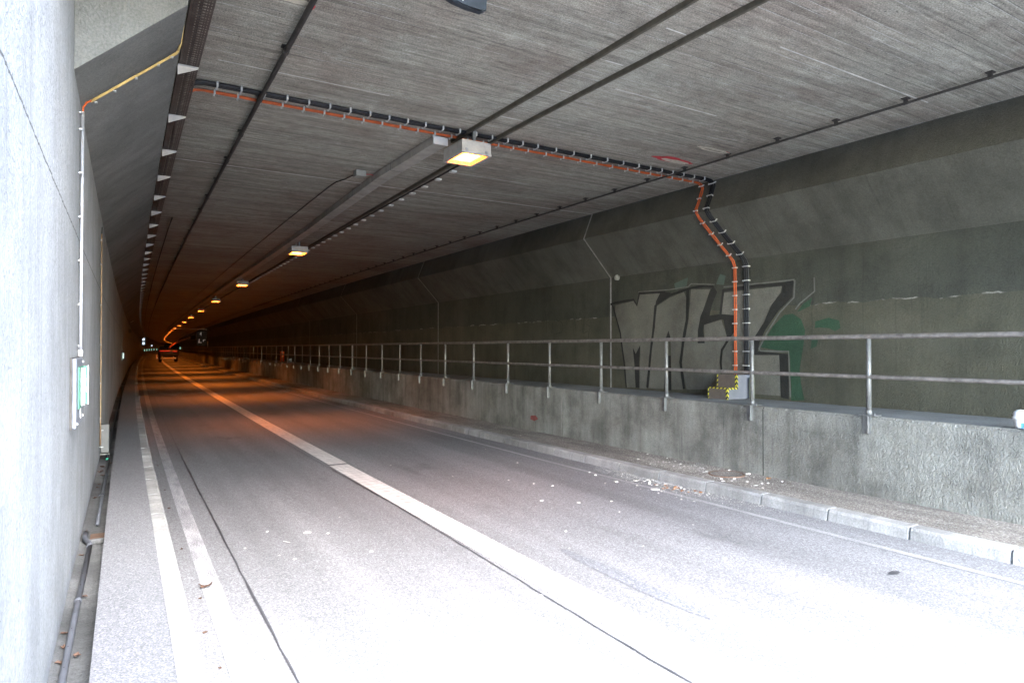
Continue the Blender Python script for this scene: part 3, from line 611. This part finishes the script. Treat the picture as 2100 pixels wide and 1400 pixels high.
# ------------------------------------------------------------------ the orange and the black cable run across ceiling and right wall
def run_profile(off):
    """points (u, z) along ceiling and right wall, off metres clear of the surface"""
    pts = [(.60, CEIL-off-.05), (.66, CEIL-off-.012)]
    u = .74
    while u < 8.06: pts.append((u, CEIL-off)); u += .14
    pts += [(8.14, CEIL-off-.006), (8.225-off, CEIL-off-.035), (8.255-off, CEIL-off-.09), (8.235-off, 4.74), (8.165-off, 4.56), (8.095-off, 4.42), (8.085-off, 4.345), (8.13-off, 4.255), (8.225-off, 4.145), (8.38-off, 3.975), (8.55-off, 3.79), (8.70-off, 3.63), (8.765-off, 3.54), (8.795-off, 3.43), (8.797-off, 3.2), (8.798-off, 2.7), (8.798-off, 2.2), (8.798-off, 1.72), (8.798-off, 1.50)]
    return pts
def s_shift(u, z, s):   # the run leans towards the portal as it goes down the sloped part
    k = min(max((4.4-z)/.95, 0), 1); return s - .24*k
def make_run(name, base_s, lines, m, label, clipw, clipdz):
    t = thing(name, label, 'cable', W(base_s, 4, 4.85))
    for ds, off, r in lines:
        rr = random.Random(int(ds*1000)+5)
        pts = [W(s_shift(u, z, base_s)+ds+rr.uniform(-.006, .006), u, z+(rr.uniform(-.004, .002) if z > 4.8 else 0)) for u, z in run_profile(off)]
        MB().tube(pts, r, 7).build('cable', m, t, True)
    P = run_profile(.030); acc = .2; last = None; c0 = None
    for a, b in zip(P[1:], P[2:]):
        L = math.dist(a, b); 
        while acc <= L:
            q = acc/L; u, z = a[0]+(b[0]-a[0])*q, a[1]+(b[1]-a[1])*q
            ang = math.atan2(b[1]-a[1], b[0]-a[0])
            if c0 is None:
                mb = MB(); mb.box((0, 0, -clipdz), (.008, clipw, .004)); mb.box((0, -clipw, .012), (.010, .005, .034)); mb.box((0, clipw, .012), (.010, .005, .034)); c = c0 = mb.build('clip', 'bracket', t, local=True)
            else: c = c0.copy(); C.objects.link(c); c.parent = t
            c.location = W(s_shift(u, z, base_s), u, z) - t.location; c.rotation_euler = (0, -ang, 0)
            acc += .245
        acc -= L
    return t
make_run('orange_cable_run', 7.93, [(-.020, .018, .0105), (.016, .019, .0105)], 'orange', 'bright orange cable pair clipped across the ceiling and down the right wall', .036, .010)
make_run('black_cable_run', 7.69, [(-.036, .022, .016), (.002, .024, .015), (.038, .021, .017)], 'black', 'thick black cable bundle clipped beside the orange cables across ceiling and wall', .058, .026)

# ------------------------------------------------------------------ left wall: conduits, exit lights, boxes
def clips_on(t, pts, m='steel', r=.013):
    c0 = None
    for p in pts:
        if c0 is None: mb = MB(); mb.box((0, 0, 0), (.010, .014, .006)); mb.tube([(.0, -.018, 0), (.010, -.018, 0)], .004, 6); c = c0 = mb.build('clip', m, t, local=True)
        else: c = c0.copy(); C.objects.link(c); c.parent = t
        c.location = Vector(p) - t.location
t = thing('wall_conduit', 'bright metal conduit above the nearest exit light, yellowed where it climbs the slope', 'conduit', W(6.1, -.28, 1.95))
MB().tube([W(5.98, -.283, 1.94), W(5.99, -.283, 2.4), W(6.02, -.283, 3.0), W(6.07, -.283, 3.86)], .0105, 10).build('metal_tube', 'conduitw', t, True)
MB().tube([W(6.07, -.283, 3.85), W(6.08, -.281, 3.90), W(6.12, -.262, 3.955), W(6.14, -.225, 3.985)], .007, 8).build('cable_bend', 'orange', t, True)
MB().tube([W(6.14, -.235, 3.975), W(6.17, .05, 4.235), W(6.2, .375, 4.53), W(6.2, .392, 4.56)], .0105, 10).build('yellow_tube', 'conduit', t, True)
MB().tube([W(6.2, .388, 4.55), W(6.16, .405, 4.60), W(6.0, .412, 4.68), W(5.9, .412, 4.86)], .0095, 8).build('yellow_tube', 'conduit', t, True)
MB().tube([W(5.985, -.284, 1.94), W(5.985, -.284, 1.985)], .016, 8).build('gland', 'whiteplastic', t, True)
clips_on(t, [W(6.0+.0*k, -.292, z) for k, z in enumerate((2.02, 2.34, 2.68, 3.02, 3.36, 3.70, 3.83))] + [W(6.15, u, 3.935+(u+.245)*.91) for u in (-.20, -.07, .08, .24, .34)])
t = thing('wall_conduit', 'thin brownish conduit running down the left wall to the small grey box', 'conduit', W(11, -.29, .7))
MB().tube([W(10.93, -.287, z) for z in (.62, 1.2, 2.0, 2.8, 3.64)], .009, 8).build('metal_tube', 'conduit2', t, True)
MB().tube([W(10.93, -.287, 3.64), W(10.95, -.283, 3.74)], .007, 6).build('cable_end', 'black', t, True)
clips_on(t, [W(10.93, -.295, z) for z in (1.0, 1.5, 2.05, 2.62, 3.2, 3.55)])
t = thing('wall_conduit', 'distant thin pale conduit above the small green lit sign on the left wall', 'conduit', W(34, -.29, 1.9))
MB().tube([W(33.8, -.285, z) for z in (1.9, 2.8, 3.93)] + [W(34, .1, 4.33), W(34, .39, 4.6)], .010, 6).build('metal_tube', 'boxpale', t, True)

def exit_light(name, s0, s1, z0, z1, label, near):
    t = thing(name, label, 'exit light', W((s0+s1)/2, -.3, z0))
    sm = (s0+s1)/2; hs = (s1-s0)/2; zm = (z0+z1)/2; hz = (z1-z0)/2
    MB().box(tuple(W(sm, -.297, zm)), (.007, hs*1.01, hz*1.02), -heading(sm)).build('back_plate', 'darkpipe', t)
    MB().box(tuple(W(sm, -.279, zm)), (.012, hs, hz), -heading(sm), .006).build('housing', 'boxlit', t)
    MB().box(tuple(W(sm, -.264, zm+hz*.12)), (.006, hs*.55, hz*.62), 0, .003).build('diffuser', 'signgreen', t)
    MB().tube([W(sm, -.256, zm-hz*.45), W(sm, -.256, zm+hz*.70)], .022 if near else .05, 8).build('lit_tube', 'tube', t, True)
    # the flag: a small green panel standing out from the wall at the far end
    MB().box(tuple(W(s1+.01, -.252, zm+hz*.1)), (.016, .006, hz*.62)).build('flag_panel', 'signgreen', t)
    MB().box(tuple(W(s1+.008, -.233, zm+hz*.1)), (.0028, .008, hz*.64)).build('flag_edge', 'tube', t)
    if near:   # running figure on the flag, white
        mb = MB(); y = s1+.0025
        def q(pts): mb.add([W(y, u, z) for u, z in pts], [tuple(range(len(pts)))])
        q([(-.256, zm+.10), (-.248, zm+.10), (-.248, zm+.085), (-.256, zm+.085)]); q([(-.258, zm+.078), (-.246, zm+.078), (-.248, zm+.02), (-.256, zm+.02)])
        q([(-.256, zm+.02), (-.252, zm+.02), (-.262, zm-.04), (-.266, zm-.035)]); q([(-.252, zm+.02), (-.248, zm+.02), (-.240, zm-.03), (-.244, zm-.035)])
        mb.build('running_figure', 'whiteplastic', t)
        MB().box(tuple(W(sm+.1, -.266, z0+.07)), (.003, .05, .035)).build('label_plate', 'whiteplastic', t)
        mb = MB()
        mb.box(tuple(W(s0+.05, -.264, z0+.03)), (.005, .008, .008)); mb.build('screw', 'steel', t)
        MB().box(tuple(W(s1-.05, -.264, z0+.03)), (.005, .008, .008)).build('screw', 'steel', t); MB().box(tuple(W(s1-.05, -.264, z1-.03)), (.005, .008, .008)).build('screw', 'steel', t)
exit_light('exit_light', 5.20, 5.98, 1.46, 1.93, 'large pale box with a lit greenish tube on the near left wall', True)
exit_light('exit_light', 33.5, 34.2, 1.42, 1.86, 'small bright green lit sign far along the left wall under a thin conduit', False)
t = thing('distribution_box', 'small pale grey box fixed low on the left wall above the gutter', 'box', W(11.05, -.24, .49))
MB().box(tuple(W(11.08, -.235, .70)), (.052, .07, .205), 0, .008).build('housing', 'boxlow', t)
MB().box(tuple(W(11.0, -.235, .475)), (.060, .012, .006)).build('base_strip', 'boxpale', t)
for z in (.82, .58): MB().box(tuple(W(11.0, -.283, z)), (.030, .008, .006)).build('screw', 'steel', t)
MB().tube([W(11.0, -.205, .47), W(10.98, -.203, .41)], .020, 8).build('dark_stub', 'black', t, True)
MB().tube([W(10.98, -.203, .415), W(10.97, -.202, .395)], .023, 8).build('green_ring', 'green', t, True)

# drain pipes lying in the gutter
t = thing('drain_pipe', 'grey perforated plastic pipe lying in the gutter nearest the camera, ending in an angled elbow', 'pipe', W(4, -.25, .4))
MB().tube([W(s, u, .402) for s, u in ((1.2, -.245), (3.5, -.243), (4.6, -.238), (6.28, -.222))], .017, 10).build('pipe', 'drain', t, True)
MB().tube([W(6.24, -.223, .403), W(6.33, -.230, .405), W(6.45, -.262, .408), W(6.52, -.270, .41), W(6.68, -.270, .41)], .020, 10).build('elbow', 'drain', t, True)
for s in (4.9, 6.22): MB().tube([W(s, -.236+.006*(s-4.9), .402), W(s+.06, -.235+.006*(s-4.9), .402)], .021, 10).build('collar', 'drain', t, True)
for k in range(14):
    s = 2.6+.26*k; MB().disc(tuple(W(s, -.247+.004*(s-2.6), .4188)), .0035, .001, 8).build('drain_hole', 'jointdark', t)
t = thing('drain_pipe', 'second grey pipe length in the gutter, running up to the small wall box', 'pipe', W(9, -.19, .4))
MB().tube([W(s, u, .400) for s, u in ((6.98, -.196), (8.2, -.192), (9.4, -.186), (10.95, -.182))], .015, 10).build('pipe', 'drain', t, True)
MB().tube([W(8.32, -.191, .400), W(8.40, -.191, .400)], .018, 10).build('collar', 'drain', t, True)
MB().tube([W(8.36, -.191, .40), W(8.30, -.225, .41)], .008, 6).build('strap', 'drain', t, True)
MB().tube([W(s, -.20, .392) for s in SL(11.3, 60)], .013, 6).build('gutter_cable', 'black', label='thin black hose running on in the gutter beyond the wall box', cat='hose')
t = thing('inspection_lid', 'dark sludge-covered drain lid across the gutter beside the pipe elbow', 'lid', W(6.6, -.19, .375))
mb = MB(); mb.box(tuple(W(6.56, -.180, .385)), (.055, .10, .012), 0, .006); mb.build('lid', 'iron', t)
mb = MB(); mb.box(tuple(W(6.40, -.180, .395)), (.052, .022, .020), 0, .01); mb.build('silt_lump', 'gutter', t)

# dry leaves, one by one
def leaf(s, u, z, size, rz, label='curled brown dry leaf on the ground along the left gutter and kerb', m='leaf'):
    r = random.Random(int(s*977+u*131)); P = [(0, 0, .004)]; n = 9
    for k in range(n):
        a = 2*math.pi*k/n; q = size*(.55+.45*r.random())*(1 if k % 2 else .7)
        P.append((math.cos(a)*q, math.sin(a)*q*.75, .004+r.random()*size*.45))
    P2 = [(x, y, zz-.002) for x, y, zz in P]
    F = [(0, 1+k, 1+(k+1) % n) for k in range(n)] + [(n+1, n+2+(k+1) % n, n+2+k) for k in range(n)] + [(1+k, n+2+k, n+2+(k+1) % n, 1+(k+1) % n) for k in range(n)]
    o = MB().add(P+P2, F).build('dry_leaf', m, local=True, label=label, cat='leaf', group='scattered dry leaves')
    o.location = W(s, u, z); o.rotation_euler = (0, 0, rz)
for i, (s, u) in enumerate(((4.45, -.272), (4.25, -.262), (4.05, -.266), (4.1, -.20), (5.05, -.208), (6.05, -.268), (8.3, -.262), (8.9, -.255), (9.7, -.22), (10.0, -.262), (10.4, -.245), (10.7, -.15), (11.6, -.24), (12.6, -.23), (9.1, -.245))):
    leaf(s, u, .382, .030 if i not in (8, 9, 10) else .05, i*1.3)
for i, (s, u) in enumerate(((4.1, .50), (3.6, .47), (3.75, .495), (5.0, .50), (5.7, .535), (7.2, .505), (9.1, .49), (10.3, .50), (12.5, .49), (4.4, .53))): leaf(s, u, .004, .024, i*.9, 'orange-brown leaf scrap on the asphalt beside the left kerb')
leaf(5.95, .60, .006, .09, .4, 'larger flattened orange and white leaf litter on the left edge line')

# ------------------------------------------------------------------ fallen plaster and rust on the right
rc = random.Random(21)
def chip(s, u, z, size, m='chip', label=None, name='plaster_fragment', flat=.35, group='fallen plaster pieces by the right kerb'):
    r = random.Random(int(s*7919+u*577)); n = r.choice((5, 6, 7)); ph = r.random()*6; el = r.uniform(.5, .95)
    P = []
    for k in range(n):
        a = ph+2*math.pi*k/n; q = size*r.uniform(.65, 1.1); P.append((math.cos(a)*q, math.sin(a)*q*el, 0))
    h = size*flat*r.uniform(.6, 1.2)
    P += [(x*.8, y*.8, h*r.uniform(.7, 1.2)) for x, y, _ in P]
    F = [tuple(range(n-1, -1, -1)), tuple(range(n, 2*n))] + [(k, (k+1) % n, n+(k+1) % n, n+k) for k in range(n)]
    o = MB().add(P, F).build(name, m, local=True, label=label or 'small white plaster fragment lying among the others by the right kerb', cat='fragment', group=group)
    o.location = W(s, u, z); return o
for i in range(110):
    s = rc.gauss(7.1, .7); side = rc.random()
    if side < .5: u = rc.uniform(6.76, 7.5); z = .131; 
    elif side < .93: u = rc.uniform(6.0, 6.47); z = .006
    else: u = rc.uniform(4.6, 6.0); z = .006; s -= .3
    chip(s, u, z, rc.choice((.009, .012, .016, .02, .03)))
for s, u in ((5.735, 4.143), (6.078, 5.149), (8.4, 5.0), (9.1, 4.4), (5.2, 5.4), (4.9, 4.5), (7.0, 1.9), (6.3, 1.4), (6.9, 1.05), (5.6, 1.5), (5.5, 1.75), (7.6, 2.2), (6.5, 1.3), (5.9, 1.75), (6.15, 2.1), (7.4, 1.35), (10.5, 3.9), (4.2, 4.9), (12.6, 5.2), (9.6, 5.7), (11.2, 5.9), (13.5, 6.9), (11.8, 6.95), (16, 6.9)):
    chip(s, u, .131 if u > 6.6 else .006, rc.choice((.013, .018, .022)), label='lone white plaster crumb lying out on the road or pavement', group='stray plaster crumbs')
chip(7.134, 1.713, .006, .045, label='flat white plaster flake lying alone in the left lane', group=None)
chip(6.78, 6.10, .006, .085, label='longest white plaster slab lying on the asphalt just off the right kerb', flat=.2, group=None)
chip(6.42, 7.50, .131, .055, label='white plaster lump against the parapet beside the manhole cover', group=None)
chip(6.05, 7.47, .131, .060, 'rustchip', label='rust-brown and white fragment near the parapet past the manhole cover', flat=.2, group=None)
chip(4.35, 2.9+.62*0, .006, .02, label='tiny pale crumb beside the centre line', group=None)
for i in range(22):
    chip(rc.gauss(6.7, .22), rc.uniform(6.18, 6.46), .006, rc.uniform(.012, .035), 'rustchip', label='orange-brown rust flake in the litter heap at the foot of the right kerb', name='rust_flake', flat=.25, group='rust flakes by the right kerb')
mb = MB()
for i in range(2800):
    s = rc.gauss(7.0, .95); k = rc.random()
    if k < .45: u = rc.uniform(6.74, 7.58); z = .131
    elif k < .95: u = 6.49-abs(rc.gauss(0, .16)); z = .003
    else: u = rc.uniform(3.6, 6.3); z = .003
    a = rc.uniform(.0018, .006); p = W(s, u, z); h = a*1.2
    mb.add([p+Vector((-a, -a*.6, 0)), p+Vector((a, -a*.7, 0)), p+Vector((a*.4, a, 0)), p+Vector((0, 0, h))], [(0, 1, 3), (1, 2, 3), (2, 0, 3)])
mb.build('plaster_dust', 'chip', kind='stuff', label='fine pale plaster crumbs scattered over pavement and road by the right kerb', cat='debris')
t = thing('manhole_cover', 'round rust-edged manhole cover set in the right pavement next to the parapet', 'manhole cover', W(6.57, 7.22, .131))
mb = MB(); c = W(6.57, 7.21, 0); N = 40; P = []
for rr, z in ((.262, .128), (.258, .142), (.236, .142), (.233, .134)): P += [(c.x+rr*math.cos(2*math.pi*k/N), c.y+rr*math.sin(2*math.pi*k/N), z) for k in range(N)]
mb.add(P, [(q*N+k, q*N+(k+1) % N, (q+1)*N+(k+1) % N, (q+1)*N+k) for q in range(3) for k in range(N)]); mb.build('frame_ring', 'iron', t)
MB().disc((c.x, c.y, .1345), .231, .004, 40).build('lid', 'agg', t)
ol = MB().box(tuple(W(6.9, 1.45, .010)), (.002, .05, .002), .5); ol.build('straw', 'chip', label='short pale stick lying across the dark joint in the left lane', cat='stick')
t = MB(); pz = W(4.72, 1.63, .006); t.add([pz+Vector(q) for q in ((-.07, -.02, 0), (.07, -.03, 0), (.08, .02, .004), (-.05, .03, .012), (-.07, -.02, -.003), (.07, -.03, -.003), (.08, .02, .001), (-.05, .03, .009))], [(0, 1, 2, 3), (7, 6, 5, 4), (0, 4, 5, 1), (1, 5, 6, 2), (2, 6, 7, 3), (3, 7, 4, 0)])
t.build('paper_scrap', 'paper', label='flat white paper scrap on the bright asphalt of the left lane', cat='litter')

# ------------------------------------------------------------------ stepped cable cover with hazard tape on the walkway
t = thing('cable_cover_box', 'step-shaped cover box with yellow and black hazard tape where the cables reach the walkway', 'box', W(7.5, 8.5, 1.141))
def rbox(mb, s0, s1, u0, u1, z0, z1): mb.bar(s0, s1, u0, u1, z0, z1, .5); return mb
ba = 7.40; bb = 7.80
rbox(MB(), ba, bb, 8.215, 8.44, 1.142, 1.335).build('lower_step', 'boxbrown', t)
rbox(MB(), ba, bb, 8.443, 8.78, 1.142, 1.548).build('upper_step', 'boxbrown', t)
rbox(MB(), ba-.012, ba-.001, 8.215, 8.44, 1.142, 1.335).build('side_panel', 'boxgrey', t); rbox(MB(), ba-.012, ba-.001, 8.441, 8.78, 1.142, 1.548).build('side_panel', 'boxgrey', t)
T = .017
for (s0, s1, u0, u1, z0, z1) in ((ba-.016, ba-.0125, 8.211, 8.245, 1.142, 1.339), (ba-.016, ba-.0125, 8.246, 8.476, 1.305, 1.339), (ba-.016, ba-.0125, 8.439, 8.473, 1.340, 1.552),
                                 (ba-.012, ba+.02, 8.211, 8.2145, 1.142, 1.339), (bb-.02, bb+.003, 8.211, 8.2145, 1.142, 1.339), (ba+.021, bb-.021, 8.211, 8.2145, 1.315, 1.339),
                                 (ba-.012, ba+.02, 8.439, 8.4425, 1.340, 1.552), (bb-.02, bb+.003, 8.439, 8.4425, 1.340, 1.552)):
    rbox(MB(), s0, s1, u0, u1, z0, z1).build('hazard_tape', 'hazard', t)
MB().bar(7.30, 7.34, 8.70, 8.79, 1.142, 1.50, .5).build('side_board', 'boxgreen', t)

# white litter cup at the right edge
t = thing('litter_cup', 'white domed cup with red and blue print on the parapet edge', 'cup', W(3.12, 7.70, 1.142))
cx, cyy = W(3.10, 7.705, 0).x, W(3.10, 7.705, 0).y
def lathe(prof, n=20, a0=0, a1=2*math.pi, off=0.0):
    mb = MB(); P = []; full = abs(a1-a0-2*math.pi) < 1e-6; m = n if full else n+1
    for r, z in prof: P += [(cx+(r+off)*math.cos(a0+(a1-a0)*k/n), cyy+(r+off)*math.sin(a0+(a1-a0)*k/n), z) for k in range(m)]
    F = [(q*m+k, q*m+(k+1) % m, (q+1)*m+(k+1) % m, (q+1)*m+k) for q in range(len(prof)-1) for k in range(m if full else m-1)]
    return mb.add(P, F)
bp = [(.047, 1.143), (.052, 1.17), (.060, 1.215), (.064, 1.25)]
lathe([(.0, 1.142)]+bp).build('body', 'whiteplastic', t, True)
lathe([(.072, 1.236), (.082, 1.262), (.066, 1.272), (.073, 1.292), (.060, 1.322), (.034, 1.340), (.0, 1.345)]).build('domed_lid', 'whiteplastic', t, True)
lathe([(.0475, 1.146), (.053, 1.175), (.057, 1.205)], 6, R(200), R(232), .0015).build('blue_print', 'blue', t)
lathe([(.0475, 1.146), (.052, 1.168)], 8, R(268), R(330), .0015).build('red_print', 'redp', t)
lathe([(.0475, 1.144), (.049, 1.150)], 10, R(235), R(330), .003).build('orange_rim', 'orange', t)

# round-bottomed dark panel hanging at the top of the view
t = thing('hanging_panel', 'dark blue-grey round-bottomed panel hanging from the ceiling at the top edge', 'panel', W(3.62, 1.83, 4.2))
pts = [(1.56, 4.60), (1.58, 4.36), (1.62, 4.275), (1.69, 4.225), (1.78, 4.195), (1.88, 4.183), (1.985, 4.182), (2.015, 4.20), (2.022, 4.30), (2.022, 4.60)]
def panel(s0, s1, pts, m, nm):
    n = len(pts); P = [W(s0, u, z) for u, z in pts] + [W(s1, u, z) for u, z in pts]
    return MB().add(P, [tuple(range(n)), tuple(range(2*n-1, n-1, -1))] + [(k, (k+1) % n, n+(k+1) % n, n+k) for k in range(n)]).build(nm, m, t)
panel(3.66, 3.70, pts, 'plate', 'panel_sheet')
rim = [(u*.97+1.79*.03, z*.985+4.42*.015) for u, z in pts]
panel(3.645, 3.66, rim, 'plate', 'panel_face')
for u in (1.68, 1.90): MB().tube([W(3.72, u, 4.5), W(3.72, u, CEIL)], .012, 6).build('hanger', 'darkpipe', t)
for k, (u, z) in enumerate(((1.83, 4.213), (1.822, 4.222), (1.836, 4.206))): MB().disc(tuple(W(3.64, u, z)), .0045, .006, 6).build('white_scratch', 'whiteplastic', t)

# small round speaker on the right wall joint
t = thing('wall_sensor', 'small round pale sensor on the right wall beside the vertical joint above the graffiti', 'sensor', W(10.79, 8.78, 3.5))
c = W(10.79, 8.76, 3.53); MB().tube([c+Vector((.035, 0, 0)), c+Vector((-.03, 0, 0)), c+Vector((-.045, 0, 0))], [.055, .055, .035], 16).build('housing', 'boxpale', t, True)
MB().box(tuple(c+Vector((.02, 0, .07))), (.02, .03, .02)).build('bracket', 'boxpale', t)

# ------------------------------------------------------------------ far things
def far_post(s, u, z0, h, r, m, label, name, cat, capm=None):
    t = thing(name, label, cat, W(s, u, z0))
    MB().box(tuple(W(s, u, z0+h/2)), (r, r, h/2), 0, r*.3).build('housing', m, t)
    MB().box(tuple(W(s, u, z0+h+.02)), (r*1.15, r*1.15, .02)).build('cap', capm or m, t)
far_post(44.0, 8.45, 1.141, .62, .11, m_plain('orange_post_paint', (.75, .13, .03), .6), 'orange post standing on the far walkway behind the railing', 'marker_post', 'post')
far_post(41.8, 8.45, 1.141, .20, .14, 'boxgrey', 'low pale grey box on the far walkway next to the orange post', 'walkway_box', 'box')
t = thing('wall_fitting', 'small pale tube fitting high on the far left wall', 'light fitting', W(60, -.1, 4.3))
MB().tube([W(59.0, -.20, 4.06), W(60.2, -.02, 4.22)], .05, 6).build('tube', 'whiteplastic', t); MB().box(tuple(W(58, -.22, 3.35)), (.08, .08, .14)).build('control_box', 'boxpale', t)
t = thing('lane_signal', 'two small square white lights one above the other on the far left wall', 'signal', W(163, 0, 3.2))
MB().box(tuple(W(163.2, .05, 3.55)), (.42, .05, .95)).build('housing', 'darkpipe', t)
for z in (3.98, 3.10): MB().box(tuple(W(163.05, .05, z)), (.22, .04, .26)).build('white_lamp', 'white', t)
mk0 = None; mks = [183, 210, 236, 262, 290, 322]
for i, s in enumerate(mks):
    if mk0 is None:
        o = mk0 = thing('marker_light', 'tiny pale green marker light in the row on the far bending left wall', 'marker light', (0, 0, 0), 'green marker lights at the far bend')
        MB().box((0, 0, 0), (.07, .08, .24)).build('lens', 'marker', o, local=True)
        MB().box((0, .10, 0), (.10, .02, .28)).build('back_box', 'darkpipe', o, local=True)
    else: o = copy_tree(mk0)
    o.location = W(s, -.12, 1.55); k = 1 + (s-183)/250; o.scale = (k, 1, k)
t = thing('marker_light', 'bright white point light left above the dark work vehicle', 'marker light', W(150, 2.0, 2.7))
MB().box(tuple(W(150, 1.70, 2.55)), (.09, .05, .13)).build('lens', 'white', t); MB().box(tuple(W(150.1, 1.70, 2.55)), (.17, .03, .21)).build('back_box', 'darkpipe', t)
t = thing('marker_light', 'pale green point light right above the dark work vehicle', 'marker light', W(140, 6.5, 2.0))
MB().box(tuple(W(140, 6.55, 2.05)), (.09, .05, .20)).build('lens', 'marker', t); MB().box(tuple(W(140.1, 6.55, 2.05)), (.13, .03, .24)).build('back_box', 'darkpipe', t)

# work vehicle far down the road, seen from behind
vs, vu = 107.0, 3.85
t = thing('work_vehicle', 'dark low work vehicle with red rear lights and raised boom far down the road', 'vehicle', W(vs, vu, 0))
def vb(s0, s1, u0, u1, z0, z1, m, nm, par=None, bev=.06):
    c = W((s0+s1)/2+vs, (u0+u1)/2+vu, (z0+z1)/2); return MB().box(tuple(c), ((u1-u0)/2, (s1-s0)/2, (z1-z0)/2), 0, bev).build(nm, m, par or t)
vb(0, 5.2, -1.25, 1.25, .85, 1.75, 'vehicle', 'body', bev=.12); vb(3.2, 5.0, -1.1, 1.1, 1.76, 2.3, 'vehicle', 'cab', bev=.2)
vb(-.05, .3, -1.0, 1.0, .42, .66, 'bumper', 'bumper'); vb(.1, 5.0, -.55, .55, .5, .84, 'vehicle', 'chassis')
for u in (-1.05, 1.05):
    for s in (.55, 4.2):
        c = W(vs+s, vu+u, .47); wh = MB().tube([c+Vector((-.17, 0, 0)), c+Vector((-.15, 0, 0)), c+Vector((.15, 0, 0)), c+Vector((.17, 0, 0))], [.40, .47, .47, .40], 18).build('wheel', 'tyre', t, True)
        MB().tube([c+Vector((-.185, 0, 0)), c+Vector((.185, 0, 0))], .2, 12).build('hub', 'bumper', wh, True)
MB().bar(vs-.05, vs-.005, vu-1.15, vu+.22, 1.56, 1.68, 1).build('rear_light', 'red', t); MB().bar(vs-.05, vs-.005, vu+.55, vu+1.12, 1.50, 1.62, 1).build('rear_light', 'red', t)
MB().bar(vs-.06, vs-.01, vu-1.55, vu-1.44, .45, 1.05, 1).build('side_marker', m_emit('dim_red_light', (1, .2, .05), .012), t); MB().bar(vs+.0, vs+.1, vu-1.44, vu-1.2, .7, .78, 1).build('marker_arm', 'vehicle', t)
MB().tube([W(vs+1.2, vu+.1, 1.7), W(vs+1.0, vu+.25, 2.25), W(vs+.7, vu+1.0, 2.85)], .13, 8).build('boom_base', m_plain('boom_base_lit', (.45, .10, .05), .5), t, True)  # orange lamplight on the boom base is put into its colour
MB().tube([W(vs+.7, vu+1.0, 2.85), W(vs+.6, vu+2.0, 3.3), W(vs+.4, vu+3.1, 3.75)], .09, 8).build('boom_arm', 'boom', t, True)
vb(.2, .9, 2.9, 3.6, 3.3, 3.95, 'vehicle', 'work_basket', bev=.05)

# dark hanging sign with pale marks on the right, in front of the vehicle's depth
t = thing('gantry_sign', 'dark sign with faint white marks under a pale horizontal bar at the far right', 'sign', W(96, 7, 3))
MB().tube([W(96, u, 4.56) for u in (3.9, 5.5, 7.2, 8.2)], .045, 8).build('cross_bar', m_plain('pale_bar', (.8, .8, .8), .4), t, True)
for u in (4.2, 8.0): MB().tube([W(96, u, 4.56), W(96, u, CEIL)], .03, 6).build('hanger', 'darkpipe', t)
MB().bar(96.1, 96.2, 6.9, 8.15, 2.35, 4.30, 1).build('sign_board', 'black', t)
for (u, z, pts) in ((7.28, 3.85, ((0, 0), (.12, .32), (.2, .32), (.2, -.14), (.14, -.14), (.14, .0))), (7.10, 2.75, ((0, 0), (.1, .52), (.18, .5), (.16, .1), (.42, .08), (.42, 0))), (7.68, 2.9, ((0, 0), (.0, .28), (.28, .3), (.28, .22), (.1, .2), (.1, .04)))):
    P = [W(96.085, u+a, z+b) for a, b in pts] + [W(96.098, u+a, z+b) for a, b in pts]; n = len(pts)
    MB().add(P, [tuple(range(n)), tuple(range(2*n-1, n-1, -1))] + [(k, (k+1) % n, n+(k+1) % n, n+k) for k in range(n)]).build('white_mark', m_emit('glowing_mark', (1, 1, 1), .004, (.8, .8, .8)), t)  # weak emission gives the marks brightness in place of reflected light
MB().tube([W(100, 8.55, 2.1), W(100, 8.55, 3.0)], .06, 6).build('reflector_strip', m_plain('pale_strip', (.8, .8, .8), .4), label='short pale vertical strip on the far right wall right of the gantry sign', cat='reflector')
